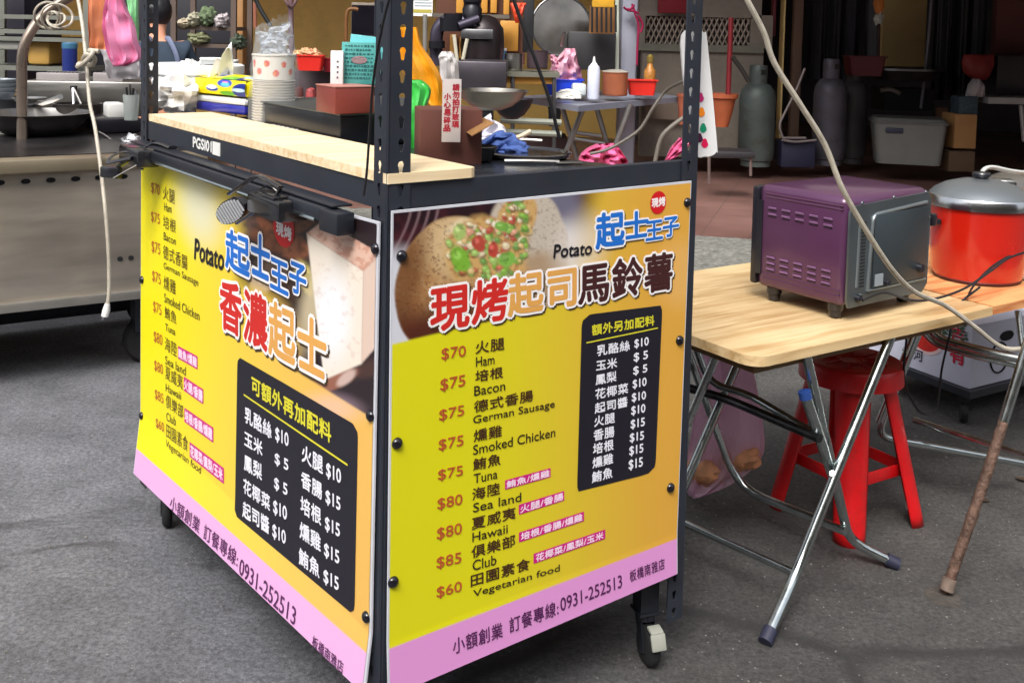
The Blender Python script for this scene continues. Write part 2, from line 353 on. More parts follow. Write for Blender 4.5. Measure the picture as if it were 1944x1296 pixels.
# ---------------------------------------------------------------- posters
TEXTS = '''B|price|$70|0.1064 0.781 0.1584 0.7783 0.1059 0.804
B|price|$75|0.1053 0.7252 0.1585 0.7244 0.1048 0.7488
B|price|$75|0.1041 0.6718 0.1573 0.6706 0.1036 0.6939
B|price|$75|0.1042 0.618 0.1575 0.6153 0.1037 0.6402
B|price|$75|0.1042 0.564 0.1576 0.5604 0.1037 0.5852
B|price|$80|0.1042 0.5103 0.1577 0.5063 0.1037 0.5331
B|price|$80|0.1042 0.4553 0.1578 0.4514 0.1037 0.4793
B|price|$85|0.1048 0.4021 0.1579 0.397 0.1043 0.4257
B|price|$60|0.106 0.348 0.1604 0.3431 0.1055 0.3706
B|name|火腿|0.1793 0.7814 0.244 0.7795 0.1787 0.8039
B|name|培根|0.1806 0.7296 0.2422 0.7267 0.18 0.7506
B|name|德式香腸|0.1789 0.6735 0.3141 0.6689 0.1784 0.695
B|name|燻雞|0.1797 0.6188 0.2427 0.6161 0.1791 0.6409
B|name|鮪魚|0.1798 0.5656 0.2416 0.5627 0.1792 0.5878
B|name|海陸|0.1793 0.5102 0.2412 0.5073 0.1788 0.5326
B|name|夏威夷|0.1795 0.455 0.2797 0.4507 0.1789 0.4775
B|name|俱樂部|0.1802 0.4011 0.2799 0.3969 0.1796 0.4241
B|name|田園素食|0.1803 0.3476 0.3167 0.3409 0.1797 0.3708
B|latin|Ham|0.1811 0.7577 0.2221 0.7557 0.1807 0.7755
B|latin|Bacon|0.1787 0.7044 0.2481 0.7016 0.1783 0.7222
B|latin|German Sausage|0.1777 0.6491 0.3679 0.6417 0.1772 0.6675
B|latin|Smoked Chicken|0.179 0.5952 0.3711 0.5877 0.1786 0.6132
B|latin|Tuna|0.1817 0.5413 0.2352 0.5384 0.1812 0.5589
B|latin|Sea land|0.1818 0.4873 0.2922 0.4803 0.1813 0.5044
B|latin|Hawaii|0.1813 0.4322 0.2618 0.4271 0.1809 0.4493
B|latin|Club|0.1833 0.3772 0.2371 0.3737 0.1828 0.3966
B|latin|Vegetarian food|0.186 0.3228 0.3916 0.3112 0.1855 0.3401
B|tag|鮪魚/燻雞|0.2535 0.5118 0.3624 0.5098 0.253 0.5298
B|tag|火腿/香腸|0.2876 0.4551 0.3982 0.4543 0.287 0.4745
B|tag|培根/香腸/燻雞|0.2892 0.4009 0.4509 0.3993 0.2886 0.4203
B|tag|花椰菜/鳳梨/玉米|0.326 0.3487 0.5091 0.3468 0.3254 0.3684
B|contact|小額創業|0.1414 0.235 0.2529 0.2304 0.1407 0.2639
B|contact|訂餐專線:|0.2694 0.232 0.3879 0.2296 0.2685 0.2616
B|contact|0931-252513|0.3935 0.2346 0.5561 0.2339 0.3926 0.2607
B|contact|板橋南雅店|0.578 0.2374 0.6784 0.236 0.577 0.2612
B|ptitle|額外另加配料|0.4578 0.7714 0.6278 0.7664 0.457 0.7923
B|pline||0.4441 0.7578 0.6391 0.7574 0.4441 0.7604
B|pitem|乳酪絲|0.4729 0.7279 0.5605 0.7247 0.4721 0.7491
B|pitem|$10|0.5737 0.7254 0.6135 0.7247 0.5729 0.7448
B|pitem|玉米|0.4717 0.6985 0.5269 0.6956 0.471 0.7185
B|pitem|$ 5|0.5733 0.6973 0.6123 0.6965 0.5725 0.7168
B|pitem|鳳梨|0.4713 0.6695 0.5264 0.6679 0.4706 0.6901
B|pitem|$ 5|0.5729 0.6698 0.6119 0.6687 0.5721 0.6888
B|pitem|花椰菜|0.4717 0.6408 0.5594 0.6372 0.4709 0.6616
B|pitem|$10|0.5725 0.6417 0.6107 0.6404 0.5717 0.6613
B|pitem|起司醬|0.4712 0.6123 0.5589 0.6091 0.4705 0.6331
B|pitem|$10|0.5713 0.6143 0.6103 0.612 0.5705 0.6339
B|pitem|火腿|0.4708 0.5855 0.5252 0.5833 0.47 0.6063
B|pitem|$10|0.5708 0.5867 0.6098 0.5847 0.57 0.6069
B|pitem|香腸|0.4703 0.5569 0.5248 0.5542 0.4695 0.5789
B|pitem|$15|0.5704 0.5585 0.6095 0.5561 0.5696 0.5787
B|pitem|培根|0.4699 0.5294 0.5243 0.5275 0.469 0.5514
B|pitem|$15|0.5692 0.5304 0.6083 0.5277 0.5684 0.5507
B|pitem|燻雞|0.4694 0.5013 0.5238 0.4995 0.4686 0.5228
B|pitem|$15|0.5688 0.5027 0.6078 0.5009 0.5679 0.5236
B|pitem|鮪魚|0.469 0.472 0.5234 0.4704 0.4682 0.4941
B|pitem|$15|0.5684 0.4731 0.6074 0.4711 0.5675 0.4953
B|red|現烤|0.0835 0.8373 0.248 0.8364 0.0818 0.9146
B|tan|起司|0.2517 0.8399 0.413 0.839 0.2495 0.9165
B|brown|馬鈴薯|0.4214 0.8385 0.6749 0.8373 0.4187 0.9151
B|blue|起|0.4621 0.9428 0.5353 0.9439 0.4596 1.0106
B|blue|士|0.5371 0.9548 0.6009 0.9551 0.535 1.0067
B|blue|王|0.5958 0.9454 0.6427 0.9457 0.5941 0.9839
B|blue|子|0.6445 0.9473 0.6892 0.948 0.6427 0.987
B|badge|現烤|0.6101 1.0117 0.6482 1.0133 0.6093 1.0301
B|hand|Potato|0.3551 0.9368 0.4505 0.9333 0.3543 0.9617
A|price|$70|0.0726 0.917 0.1473 0.918 0.0724 0.9488
A|price|$75|0.0731 0.8422 0.1479 0.8435 0.0729 0.8727
A|price|$75|0.0779 0.7623 0.1526 0.7654 0.0777 0.7957
A|price|$75|0.0827 0.6866 0.1574 0.6886 0.0825 0.7186
A|price|$75|0.0917 0.6076 0.1621 0.6103 0.0915 0.6397
A|price|$80|0.0965 0.5291 0.1709 0.5345 0.0963 0.5612
A|price|$80|0.1013 0.4547 0.1756 0.4603 0.1011 0.4855
A|price|$85|0.1061 0.3803 0.1803 0.3862 0.1059 0.4097
A|price|$60|0.1151 0.3072 0.185 0.3133 0.1148 0.3352
A|name|火腿|0.1675 0.9169 0.2534 0.9162 0.1671 0.9518
A|name|培根|0.1681 0.8441 0.2618 0.8453 0.1678 0.8765
A|name|德式香腸|0.1688 0.7657 0.3441 0.7695 0.1685 0.8009
A|name|燻雞|0.1735 0.6879 0.2635 0.6913 0.1732 0.7232
A|name|鮪魚|0.1822 0.6151 0.2681 0.6182 0.1819 0.6463
A|name|海陸|0.183 0.5322 0.2727 0.5371 0.1826 0.5676
A|name|夏威夷|0.1876 0.4597 0.3148 0.4669 0.1873 0.4951
A|name|俱樂部|0.1923 0.3871 0.3194 0.3959 0.192 0.4213
A|name|田園素食|0.197 0.3104 0.3533 0.3242 0.1967 0.3474
A|latin|Ham|0.1757 0.8885 0.2307 0.8903 0.1755 0.91
A|latin|Bacon|0.1724 0.8138 0.2621 0.8151 0.1722 0.834
A|latin|German Sausage|0.1731 0.7354 0.4186 0.7417 0.1729 0.757
A|latin|Smoked Chicken|0.1778 0.6549 0.4266 0.6655 0.1776 0.6779
A|latin|Tuna|0.1865 0.5835 0.2607 0.5885 0.1863 0.6025
A|latin|Sea land|0.1873 0.4978 0.3364 0.5086 0.1871 0.5196
A|latin|Hawaii|0.1919 0.4281 0.304 0.4386 0.1917 0.4485
A|latin|Club|0.1966 0.3542 0.267 0.3618 0.1964 0.3761
A|latin|Vegetarian food|0.1973 0.283 0.4421 0.2974 0.1971 0.305
A|tag|鮪魚/燻雞|0.2803 0.5365 0.4144 0.5459 0.28 0.5682
A|tag|火腿/香腸|0.3222 0.4678 0.4533 0.4736 0.3218 0.5031
A|tag|培根/香腸/燻雞|0.3268 0.3916 0.5176 0.403 0.3264 0.427
A|tag|花椰菜/鳳梨/玉米|0.3643 0.3175 0.5828 0.3301 0.3638 0.3539
A|contact|小額創業|0.2716 0.157 0.4708 0.173 0.2712 0.1905
A|contact|訂餐專線:|0.4986 0.1739 0.6962 0.1892 0.4981 0.2085
A|contact|0931-252513|0.7075 0.1818 0.9827 0.1967 0.7069 0.2153
A|contact|板橋南雅店|1.0587 0.1944 1.181 0.2019 1.0581 0.2159
A|ptitle|可額外再加配料|0.7356 0.5854 1.1015 0.5983 0.7349 0.6217
A|pline||0.6937 0.5665 1.1668 0.5785 0.6936 0.5704
A|pitem|乳酪絲|0.7011 0.5112 0.8383 0.5184 0.7004 0.5449
A|pitem|$10|0.8582 0.5208 0.9202 0.5267 0.8575 0.5508
A|pitem|玉米|0.6989 0.4591 0.7941 0.467 0.6983 0.4911
A|pitem|$ 5|0.8565 0.4716 0.9201 0.4781 0.8559 0.4969
A|pitem|鳳梨|0.6984 0.4049 0.7923 0.4147 0.6977 0.4394
A|pitem|$ 5|0.8548 0.4193 0.9172 0.4265 0.8542 0.4453
A|pitem|花椰菜|0.6962 0.3537 0.8345 0.3655 0.6956 0.3858
A|pitem|$10|0.8517 0.3661 0.9157 0.3751 0.851 0.3965
A|pitem|起司醬|0.694 0.2997 0.8312 0.3148 0.6934 0.3344
A|pitem|$10|0.8486 0.3145 0.9115 0.3236 0.8479 0.345
A|pitem|火腿|0.981 0.5225 1.0703 0.5287 0.9802 0.5558
A|pitem|$10|1.0847 0.5272 1.1424 0.5335 1.0839 0.5564
A|pitem|香腸|0.9797 0.4716 1.0681 0.478 0.9789 0.5033
A|pitem|$15|1.0837 0.4767 1.1416 0.4827 1.0829 0.5043
A|pitem|培根|0.9784 0.4205 1.0658 0.4277 0.9776 0.4534
A|pitem|$15|1.0827 0.425 1.1407 0.4332 1.082 0.4526
A|pitem|燻雞|0.9758 0.3681 1.0648 0.3765 0.975 0.4011
A|pitem|$15|1.0805 0.3736 1.1399 0.3819 1.0798 0.4013
A|pitem|鮪魚|0.9732 0.3143 1.0613 0.324 0.9724 0.3474
A|pitem|$15|1.0795 0.3219 1.139 0.3315 1.0788 0.3498
A|red|香濃|0.558 0.685 0.8137 0.6943 0.5561 0.7946
A|tan|起士|0.8234 0.6948 1.0773 0.7047 0.821 0.803
A|blue|起|0.5878 0.8275 0.7204 0.8285 0.5864 0.9118
A|blue|士|0.7305 0.8431 0.8221 0.8437 0.7287 0.9286
A|blue|王|0.8281 0.8329 0.9117 0.8327 0.8267 0.8938
A|blue|子|0.9186 0.8459 0.9916 0.8464 0.9172 0.904
A|badge|現烤|0.8521 0.9464 0.9234 0.9431 0.8515 0.9721
A|hand|Potato|0.3912 0.8067 0.5732 0.8149 0.3906 0.8557'''
def flareA(v): return .11*max(0, .31-v)
def flareB(v): return .06*max(0, .30-v)
def PA(u, v, z): return (-.0075-z-flareA(v), 1.27-u, v)
def PB(u, v, z): return (u, -.0075-z-flareB(v), v)
def homo(h, u, v): dd = h[6]*u+h[7]*v+1; return (h[0]*u+h[1]*v+h[2])/dd, (h[3]*u+h[4]*v+h[5])/dd
HB = [1184.4574, -6.917, 723.6591, 37.6645, -1088.0161, 1536.5204, 0.3242, -0.0331]
HA = [145.8609, -4.6431, 270.1414, -5.3425, -701.0225, 996.4866, -0.2794, -0.0216]
def sst(a, b, x): t = np.clip((x-a)/(b-a), 0, 1); return t*t*(3-2*t)
def mixc(A, c, m): return A*(1-m[..., None]) + np.array(lin([k/255 for k in c]))*m[..., None]
rs = np.random.RandomState(3)
NT = rs.rand(64, 64)
def nz(x, y, s):
    x = x/s; y = y/s; xi = np.floor(x).astype(int); yi = np.floor(y).astype(int); fx = x-xi; fy = y-yi
    fx = fx*fx*(3-2*fx); fy = fy*fy*(3-2*fy); g = lambda i, j: NT[i % 64, j % 64]
    return (g(xi, yi)*(1-fx)+g(xi+1, yi)*fx)*(1-fy)+(g(xi, yi+1)*(1-fx)+g(xi+1, yi+1)*fx)*fy
def fbm(x, y, s): return (nz(x, y, s)*.5+nz(x+31, y+7, s/2)*.3+nz(x+5, y+53, s/4)*.2)
def ell(X, Y, cx, cy, rx, ry, rot=0., soft=.12, wob=0.):
    c, s_ = cos(R(rot)), sin(R(rot)); x = (X-cx)*c+(Y-cy)*s_; y = -(X-cx)*s_+(Y-cy)*c
    q = np.sqrt((x/rx)**2+(y/ry)**2)
    if wob: q = q+wob*(fbm(X, Y, max(rx, ry)*.5)-.5)
    return 1-sst(1-soft, 1+soft, q)
def poly(X, Y, pts, soft=2.):
    # smooth inside-mask of a convex polygon (clockwise on the page)
    m = np.ones_like(X)
    for i in range(len(pts)):
        x0, y0 = pts[i]; x1, y1 = pts[(i+1) % len(pts)]; L = math.hypot(x1-x0, y1-y0)
        dd = ((x1-x0)*(Y-y0)-(y1-y0)*(X-x0))/L; m = np.minimum(m, sst(-soft, soft, dd))
    return m

def paintB(U, V):
    X, Y = homo(HB, U, V)
    g = sst(.12, .72, U+.10*(V-.5))
    A = np.array(rgb(222, 216, 22))*(1-g[..., None])+np.array(rgb(222, 166, 66))*g[..., None]
    # photograph printed on the upper part
    ph = sst(0, 6, (655-.235*(X-748))-Y)*(1-sst(1085, 1150, X+.25*(Y-400)))
    n1 = fbm(X, Y, 40.); n2 = fbm(X+90, Y, 9.); n3 = fbm(X, Y+33, 4.)
    P = np.zeros_like(A)+np.array(rgb(38, 16, 24))
    P = mixc(P, (74, 28, 36), sst(.45, .7, n1)*.8)
    for k in range(4): P = mixc(P, (150, 120, 125), (1-sst(1, 4, np.abs((X-765-k*17)-(430-Y)*.35-6*np.sin(Y/30))))*(Y < 500)*(X < 860)*.55)
    P = mixc(P, (120, 118, 140), ell(X, Y, 1065, 395, 40, 45, 0, .5)*.8)
    P = mixc(P, (212, 214, 222), ell(X, Y, 745, 600, 70, 125, 8, .2))
    P = mixc(P, (222, 222, 226), ell(X, Y, 1060, 540, 120, 110, -10, .25))
    P = mixc(P, (198, 186, 170), ell(X, Y, 1003, 460, 75, 105, -10, .06, .15))
    P = mixc(P, (110, 92, 78), ell(X, Y, 1003, 460, 75, 105, -10, .1)*sst(.55, .75, n3)*.5)
    P = mixc(P, (172, 144, 112), ell(X, Y, 1030, 540, 60, 62, 0, .25)*.9)
    po = ell(X, Y, 850, 540, 98, 132, 16, .03, .06)
    P = mixc(P, (176, 130, 82), po); P = mixc(P, (222, 196, 150), po*ell(X, Y, 868, 462, 62, 66, -35, .6)*.85)
    P = mixc(P, (206, 176, 128), po*sst(.5, .7, n2)*.4)
    P = mixc(P, (128, 68, 34), po*sst(500, 620, Y+.45*(X-850)-40*n2)*.95); P = mixc(P, (74, 26, 20), po*sst(560, 640, Y+26*n2)*.9)
    P = mixc(P, (104, 60, 30), po*ell(X, Y, 768, 530, 34, 100, 14, .6)*.75)
    P = mixc(P, (92, 52, 28), po*sst(.60, .72, n3)*.6); P = mixc(P, (240, 222, 184), po*ell(X, Y, 872, 428, 26, 10, -35, .6)*.8)
    fill = np.maximum(ell(X, Y, 925, 478, 82, 66, 6, .12, .4), ell(X, Y, 978, 420, 34, 62, 32, .12, .4)); P = mixc(P, (206, 166, 104), fill); P = mixc(P, (150, 88, 50), fill*sst(.5, .7, n2)*.5)
    rt = random.Random(21); pal = ((128, 172, 66), (160, 192, 104), (110, 148, 72), (168, 70, 54), (190, 100, 76), (214, 156, 128), (222, 204, 168), (230, 216, 190), (176, 78, 62), (212, 182, 124), (140, 180, 84))
    for k in range(230):
        a_ = rt.uniform(0, 6.28); q_ = rt.random()**.5
        if rt.random() < .72: cx, cy = 925+76*q_*cos(a_), 476+58*q_*sin(a_)
        else: cx, cy = 978+26*q_*cos(a_)+.3*q_*10, 418+50*q_*sin(a_)
        c = pal[rt.randrange(11)] if abs(cx-925) < 52 else pal[rt.choice((0, 1, 2, 6, 9, 10))]
        rx = rt.uniform(3, 7.5); q = ell(X, Y, cx, cy, rx*1.15, rx*rt.uniform(.6, 1.1), rt.uniform(0, 180), .25, .5)
        P = mixc(P, tuple(v*.5 for v in c), ell(X, Y, cx+1.5, cy+2.5, rx*1.2, rx, 0, .4)*.5); P = mixc(P, c, q); P = mixc(P, tuple(min(255, v+50) for v in c), ell(X, Y, cx-1.5, cy-1.5, rx*.5, rx*.35, 0, .6)*.6)
    for (cx, cy, rx, ry, ro, c) in ((873, 492, 17, 25, -20, (124, 178, 56)), (962, 492, 17, 14, -20, (128, 182, 76)), (872, 440, 12, 16, 10, (170, 194, 110)), (908, 462, 12, 16, -20, (180, 74, 58)), (936, 474, 10, 15, 0, (186, 70, 56)), (952, 430, 13, 9, 10, (118, 170, 70))):
        q = ell(X, Y, cx, cy, rx, ry, ro, .18, .3); P = mixc(P, c, q); P = mixc(P, tuple(min(255, k+60) for k in c), ell(X, Y, cx-rx*.3, cy-ry*.3, rx*.4, ry*.3, ro, .6)*.6); P = mixc(P, tuple(k*.55 for k in c), q*sst(.55, .7, n2)*.5)
    A = A*(1-ph[..., None])+P*ph[..., None]
    A = mixc(A, (232, 222, 214), ell(X, Y, 1100, 470, 46, 60, 20, .6)*.55)
    A = mixc(A, (240, 190, 120), ell(X, Y, 1290, 520, 45, 60, 0, .5)*.45)
    A = mixc(A, (218, 148, 206), sst(-.0012, .0012, .2893-V))
    return A
def paintA(U, V):
    X, Y = homo(HA, U, V); Xz = (X-260)/.3704; Yz = (Y-280)/.3704
    g = sst(.05, 1.2, U)
    A = np.array(rgb(244, 230, 10))*(1-g[..., None])+np.array(rgb(236, 186, 92))*g[..., None]
    A = mixc(A, (226, 228, 214), ell(Xz, Yz, 320, 300, 95, 190, -12, .8)*.75)
    n1 = fbm(Xz, Yz, 90.); n2 = fbm(Xz+40, Yz, 25.)
    pm = sst(-60, 60, (Xz-530)+.0*Yz+60*(n1-.5))*sst(-8, 8, (1245+.62*(Xz-980))-Yz)*(1-.0*Xz)
    pm = pm*(1-ell(Xz, Yz, 520, 1010, 300, 300, 0, .2))
    P = np.zeros_like(A)+np.array(rgb(40, 28, 32))
    for (cx, cy, rx, ry, ro, c) in ((640, 230, 60, 45, 20, (150, 104, 120)), (615, 250, 20, 45, 0, (190, 150, 180)), (700, 250, 28, 60, -10, (70, 52, 60)), (720, 300, 45, 60, 0, (120, 92, 124)), (830, 290, 40, 70, 10, (112, 92, 130)), (650, 420, 70, 50, 30, (176, 104, 66)), (560, 400, 60, 60, 0, (92, 70, 62)), (860, 380, 110, 40, -35, (130, 78, 50)), (700, 480, 120, 50, 20, (120, 70, 44)), (820, 520, 70, 60, 0, (150, 90, 60)), (1050, 360, 60, 26, -40, (130, 60, 40)), (760, 740, 90, 60, 30, (64, 44, 34)), (640, 690, 60, 55, 20, (196, 172, 150)), (860, 660, 40, 90, -20, (214, 196, 110)), (700, 620, 90, 60, 20, (90, 70, 58))):
        q = ell(Xz, Yz, cx, cy, rx, ry, ro, .3, .5); P = mixc(P, c, q*.9); P = mixc(P, tuple(k*.5 for k in c), q*sst(.5, .7, n2)*.5)
    P = mixc(P, (226, 208, 170), ell(Xz, Yz, 900, 820, 60, 200, 10, .7)*.7)
    P = mixc(P, (150, 96, 76), ell(Xz, Yz, 1010, 1190, 130, 46, -20, .2, .3)); P = mixc(P, (224, 200, 190), ell(Xz, Yz, 1075, 1180, 26, 60, 50, .3)*.7)
    P = mixc(P, (92, 60, 50), ell(Xz, Yz, 1200, 1130, 80, 40, -30, .4)*.5)
    fr = poly(Xz, Yz, [(872, 440), (1162, 632), (1152, 1108), (962, 1190)], 5); sd = poly(Xz, Yz, [(1162, 632), (1250, 545), (1246, 1000), (1152, 1108)], 4); tp = poly(Xz, Yz, [(872, 440), (955, 374), (1250, 545), (1162, 632)], 4)
    P = mixc(P, (238, 226, 210), fr); P = mixc(P, (240, 242, 246), fr*ell(Xz, Yz, 1000, 860, 90, 200, 0, .7)); P = mixc(P, (196, 150, 130), fr*sst(.62, .75, n2)*.25); P = mixc(P, (222, 196, 180), sd); P = mixc(P, (226, 188, 168), tp); P = mixc(P, (190, 120, 92), tp*sst(.5, .68, n2)*.6)
    A = A*(1-pm[..., None])+P*pm[..., None]
    A = mixc(A, (242, 204, 222), ell(Xz, Yz, 1000, 1330, 130, 60, 10, .8)*.35)
    A = mixc(A, (228, 172, 218), sst(-.0012, .0012, (.2125+.0495*U)-V))
    return A

def poster(name, place, quad, paint, side, bolts, panel, badge, label, top_t=.004):
    # board: white core, thin printed face in front
    (x0, y0), (x1, y1), (x2, y2), (x3, y3) = quad      # TL TR BR BL
    def bil(s, t): return ((x0*(1-s)+x1*s)*(1-t)+(x3*(1-s)+x2*s)*t, (y0*(1-s)+y1*s)*(1-t)+(y3*(1-s)+y2*s)*t)
    core = MB()
    for z in (.0005, .0040): core.grid(lambda s, t: place(*bil(s, t), z), 6, 72)
    n = 7*73
    ring = [i for i in range(7)]+[6+7*j for j in range(1, 73)]+[72*7+i for i in range(5, -1, -1)]+[7*j for j in range(71, 0, -1)]
    for i in range(len(ring)): a, b = ring[i], ring[(i+1) % len(ring)]; core.f.append([a, b, b+n, a+n]); core.mi.append(0)
    mcore = M('corrugated_board_edge', rgb(206, 208, 216), .6, 0, .1)
    brd = core.build('menu_poster', mcore, CART, smooth=False)
    brd['label'] = label
    e = .004
    NU, NV = 300, 380
    s = np.linspace(e, 1-e*1.2, NU+1); t = np.linspace(.005, 1, NV+1); S, T_ = np.meshgrid(s, t)
    U = (x0*(1-S)+x1*S)*(1-T_)+(x3*(1-S)+x2*S)*T_; V = (y0*(1-S)+y1*S)*(1-T_)+(y3*(1-S)+y2*S)*T_
    cols = np.clip(paint(U, V), 0, 1)
    me = bpy.data.meshes.new('printed_face'); pts = [place(u, v, .0052) for u, v in zip(U.ravel(), V.ravel())]
    idx = np.arange((NU+1)*(NV+1)).reshape(NV+1, NU+1)
    fs = np.stack([idx[:-1, :-1], idx[1:, :-1], idx[1:, 1:], idx[:-1, 1:]], -1).reshape(-1, 4).tolist()
    me.from_pydata(pts, [], fs); ca = me.color_attributes.new('Col', 'FLOAT_COLOR', 'POINT')
    ca.data.foreach_set('color', np.concatenate([cols.reshape(-1, 3), np.ones((cols.size//3, 1))], 1).ravel())
    me.polygons.foreach_set('use_smooth', [True]*len(me.polygons))
    me.materials.append(M('print_vinyl', (1, 1, 1), .38, 0, 0, 3, .012, 14, vcol=True, spec=.4)); f = bpy.data.objects.new('printed_face', me); COL.objects.link(f); f.parent = brd; WM[f] = CM
    ink = lambda nm, c: M('ink_'+nm, c, .45, 0, .03, spec=.4)
    # topping panel
    pl = MB(); pb = MB(); c4 = [np.array(p) for p in panel]          # BL BR TR TL
    rc = .022; out = []
    for k in range(4):
        P0, P1, P2 = c4[k-1], c4[k], c4[(k+1) % 4]; a = (P0-P1)/np.linalg.norm(P0-P1)*rc; b = (P2-P1)/np.linalg.norm(P2-P1)*rc
        for j in range(7): q = j/6; out.append(P1+a*(1-q)**2+b*q*q)
    oc = np.array(out); vmin, vmax = oc[:, 1].min(), oc[:, 1].max(); rows = []
    for j in range(41):
        vv = vmin+(vmax-vmin)*(.0005+.999*j/40); xs = []
        for k in range(len(oc)):
            A_, B_ = oc[k], oc[(k+1) % len(oc)]
            if (A_[1]-vv)*(B_[1]-vv) < 0: xs.append(A_[0]+(B_[0]-A_[0])*(vv-A_[1])/(B_[1]-A_[1]))
        rows.append((min(xs), max(xs), vv))
    pv = [place(x, v_, .0060) for (x_, y_, v_) in rows for x in (x_, y_)]
    pb.add(pv, [(2*j, 2*j+1, 2*j+3, 2*j+2) for j in range(40)]); pb.build('topping_panel', ink('black', rgb(30, 28, 38)), brd, smooth=False)
    mine = []
    def own(n_, k_): m_ = MB(); mine.append((n_, k_, m_)); return m_
    groups = {k: MB() for k in ('price', 'name', 'latin', 'tagbox', 'tagtext', 'contact', 'ptitle', 'pitem', 'white', 'shadow', 'red', 'tan', 'brown', 'blue', 'badge', 'badgetext', 'hand')}
    for ln in TEXTS.strip().split('\n'):
        sd, st, txt, pp = ln.split('|')
        if sd != side: continue
        q = list(map(float, pp.split())); bl, br, tl = np.array(q[:2]), np.array(q[2:4]), np.array(q[4:6]); h = np.linalg.norm(tl-bl)
        kw = dict(place=place)
        if st == 'tag':
            tb_ = MB(); tb_.grid(lambda a_, c_: place(*(bl+(br-bl)*a_+(tl-bl)*c_), .0060), 10, 6); tb_.build('topping_tag', ink('tagbox', rgb(206, 30, 130)), brd, smooth=False, fix=False)
            i1, i2 = (br-bl), (tl-bl); put_text(own('tag_lettering', 'tagtext'), txt, bl+.03*i1+.13*i2, bl+.97*i1+.13*i2, bl+.03*i1+.87*i2, .0064, h*.03, 4, **kw)
        elif st == 'pline':
            groups['ptitle'].add([place(*p, .0064) for p in (bl, br, br+tl-bl, tl)], [(0, 1, 2, 3)])
        elif st in ('red', 'tan', 'brown', 'blue'):
            k = h*(.055 if st != 'blue' else .06); sh = np.array((h*.05, -h*.045))
            put_text(groups['shadow'], txt, bl+sh, br+sh, tl+sh, .0060, k*1.7, 8, **kw)
            put_text(groups['white'], txt, bl, br, tl, .0065, k*1.75, 10, **kw)
            put_text(groups[st], txt, bl, br, tl, .0070, k*.62, 6, **kw)
        elif st == 'badge': put_text(groups['badgetext'], txt, bl, br, tl, .0064, h*.05, 4, **kw)
        elif st == 'hand': put_text(groups['hand'], txt, bl, br, tl, .0066, h*.035, 4, shear=h*.12, **kw)
        elif st == 'ptitle': put_text(groups['ptitle'], txt, bl, br, tl, .0064, h*.035, 4, **kw)
        elif st == 'pitem': put_text(own('topping_lettering', 'pitem'), txt, bl, br, tl, .0064, h*.03, 4, **kw)
        elif st == 'contact': put_text(own('contact_lettering', 'contact'), txt, bl, br, tl, .0064, h*.012, 4, **kw)
        elif st == 'name': put_text(own('dish_lettering', 'name'), txt, bl, br, tl, .0064, h*.022*(side == 'B'), 4, **kw)
        elif st == 'latin': put_text(own('english_lettering', 'latin'), txt, bl, br, tl, .0064, h*.012*(side == 'B'), 4, **kw)
        else: put_text(own('price_lettering', 'price'), txt, bl, bl+(br-bl)*(.92 if side == 'A' else 1), tl, .0064, h*.012*(side == 'B'), 4, **kw)
    (bx, by), rx, ry = badge
    groups['badge'].add([place(bx+rx*cos(a), by+ry*sin(a), .0061) for a in [2*pi*i/28 for i in range(28)]], [list(range(28))])
    cm = dict(price=rgb(186, 84, 44), name=rgb(70, 42, 22), latin=rgb(48, 36, 22), tagbox=rgb(206, 30, 130), tagtext=rgb(250, 220, 240), contact=rgb(84, 34, 84), ptitle=rgb(222, 214, 50), pitem=rgb(236, 236, 244), white=rgb(250, 246, 244), shadow=rgb(72, 52, 30), red=rgb(208, 42, 36), tan=rgb(226, 166, 84), brown=rgb(66, 30, 30), blue=rgb(30, 112, 206), badge=rgb(212, 26, 34), badgetext=rgb(250, 240, 240), hand=rgb(28, 26, 34))
    nm = dict(badge='round_badge', badgetext='badge_lettering', white='heading_outline', shadow='heading_backing', red='heading_lettering', tan='heading_lettering', brown='heading_lettering', blue='shop_name_lettering', hand='handwritten_lettering', ptitle='panel_heading')
    for n_, k_, m_ in mine: m_.build(n_, ink(k_, cm[k_]), brd, smooth=False, fix=False)
    for k, mb in groups.items():
        if mb.v: mb.build(nm.get(k, 'lettering'), ink(k, cm[k]), brd, smooth=False, fix=False)
    bo = []
    for (u, v) in bolts:
        p = Vector(place(u, v, .005)); o_ = Vector(place(u, v, .012)); dr = (o_-p).normalized(); T = Matrix.Translation(p) @ dr.to_track_quat('Z', 'Y').to_matrix().to_4x4()
        m_ = MB().lathe([(.0105, 0), (.0105, .0015), (.009, .005), (.005, .0075), (.0001, .008)], (0, 0, 0), 16, mat=T)
        m_.build('bolt', M('bolt_black', rgb(24, 22, 30), .2, .2, coat=.5), brd, angle=60)
    return brd
poster('B', PB, [(.002, 1.0565), (.726, 1.0585), (.7185, .2135), (.008, .205)], paintB, 'B', [(.019, .652), (.0158, .407), (.7042, .722), (.6917, .407), (.7141, 1.0138), (.0218, .9776)],
       [(.4306, .4557), (.6450, .4540), (.6503, .8100), (.4309, .8146)], ((.6284, 1.0207), .0228, .0236), 'yellow and orange menu poster with a baked potato photograph')
poster('A', PA, [(-.018, .999), (1.262, 1.036), (1.256, .205), (-.020, .143)], paintA, 'A', [(1.2546, .9889), (1.2563-.01, .6956), (1.2425, .3344), (.0, .9808), (.0, .6749), (.0, .3037)],
       [(.648, .2861), (1.1992, .3158), (1.2026, .6625), (.6562, .6435)], ((.8859, .9639), .05, .039), 'yellow menu poster with a block of cheese, hanging on the long side')

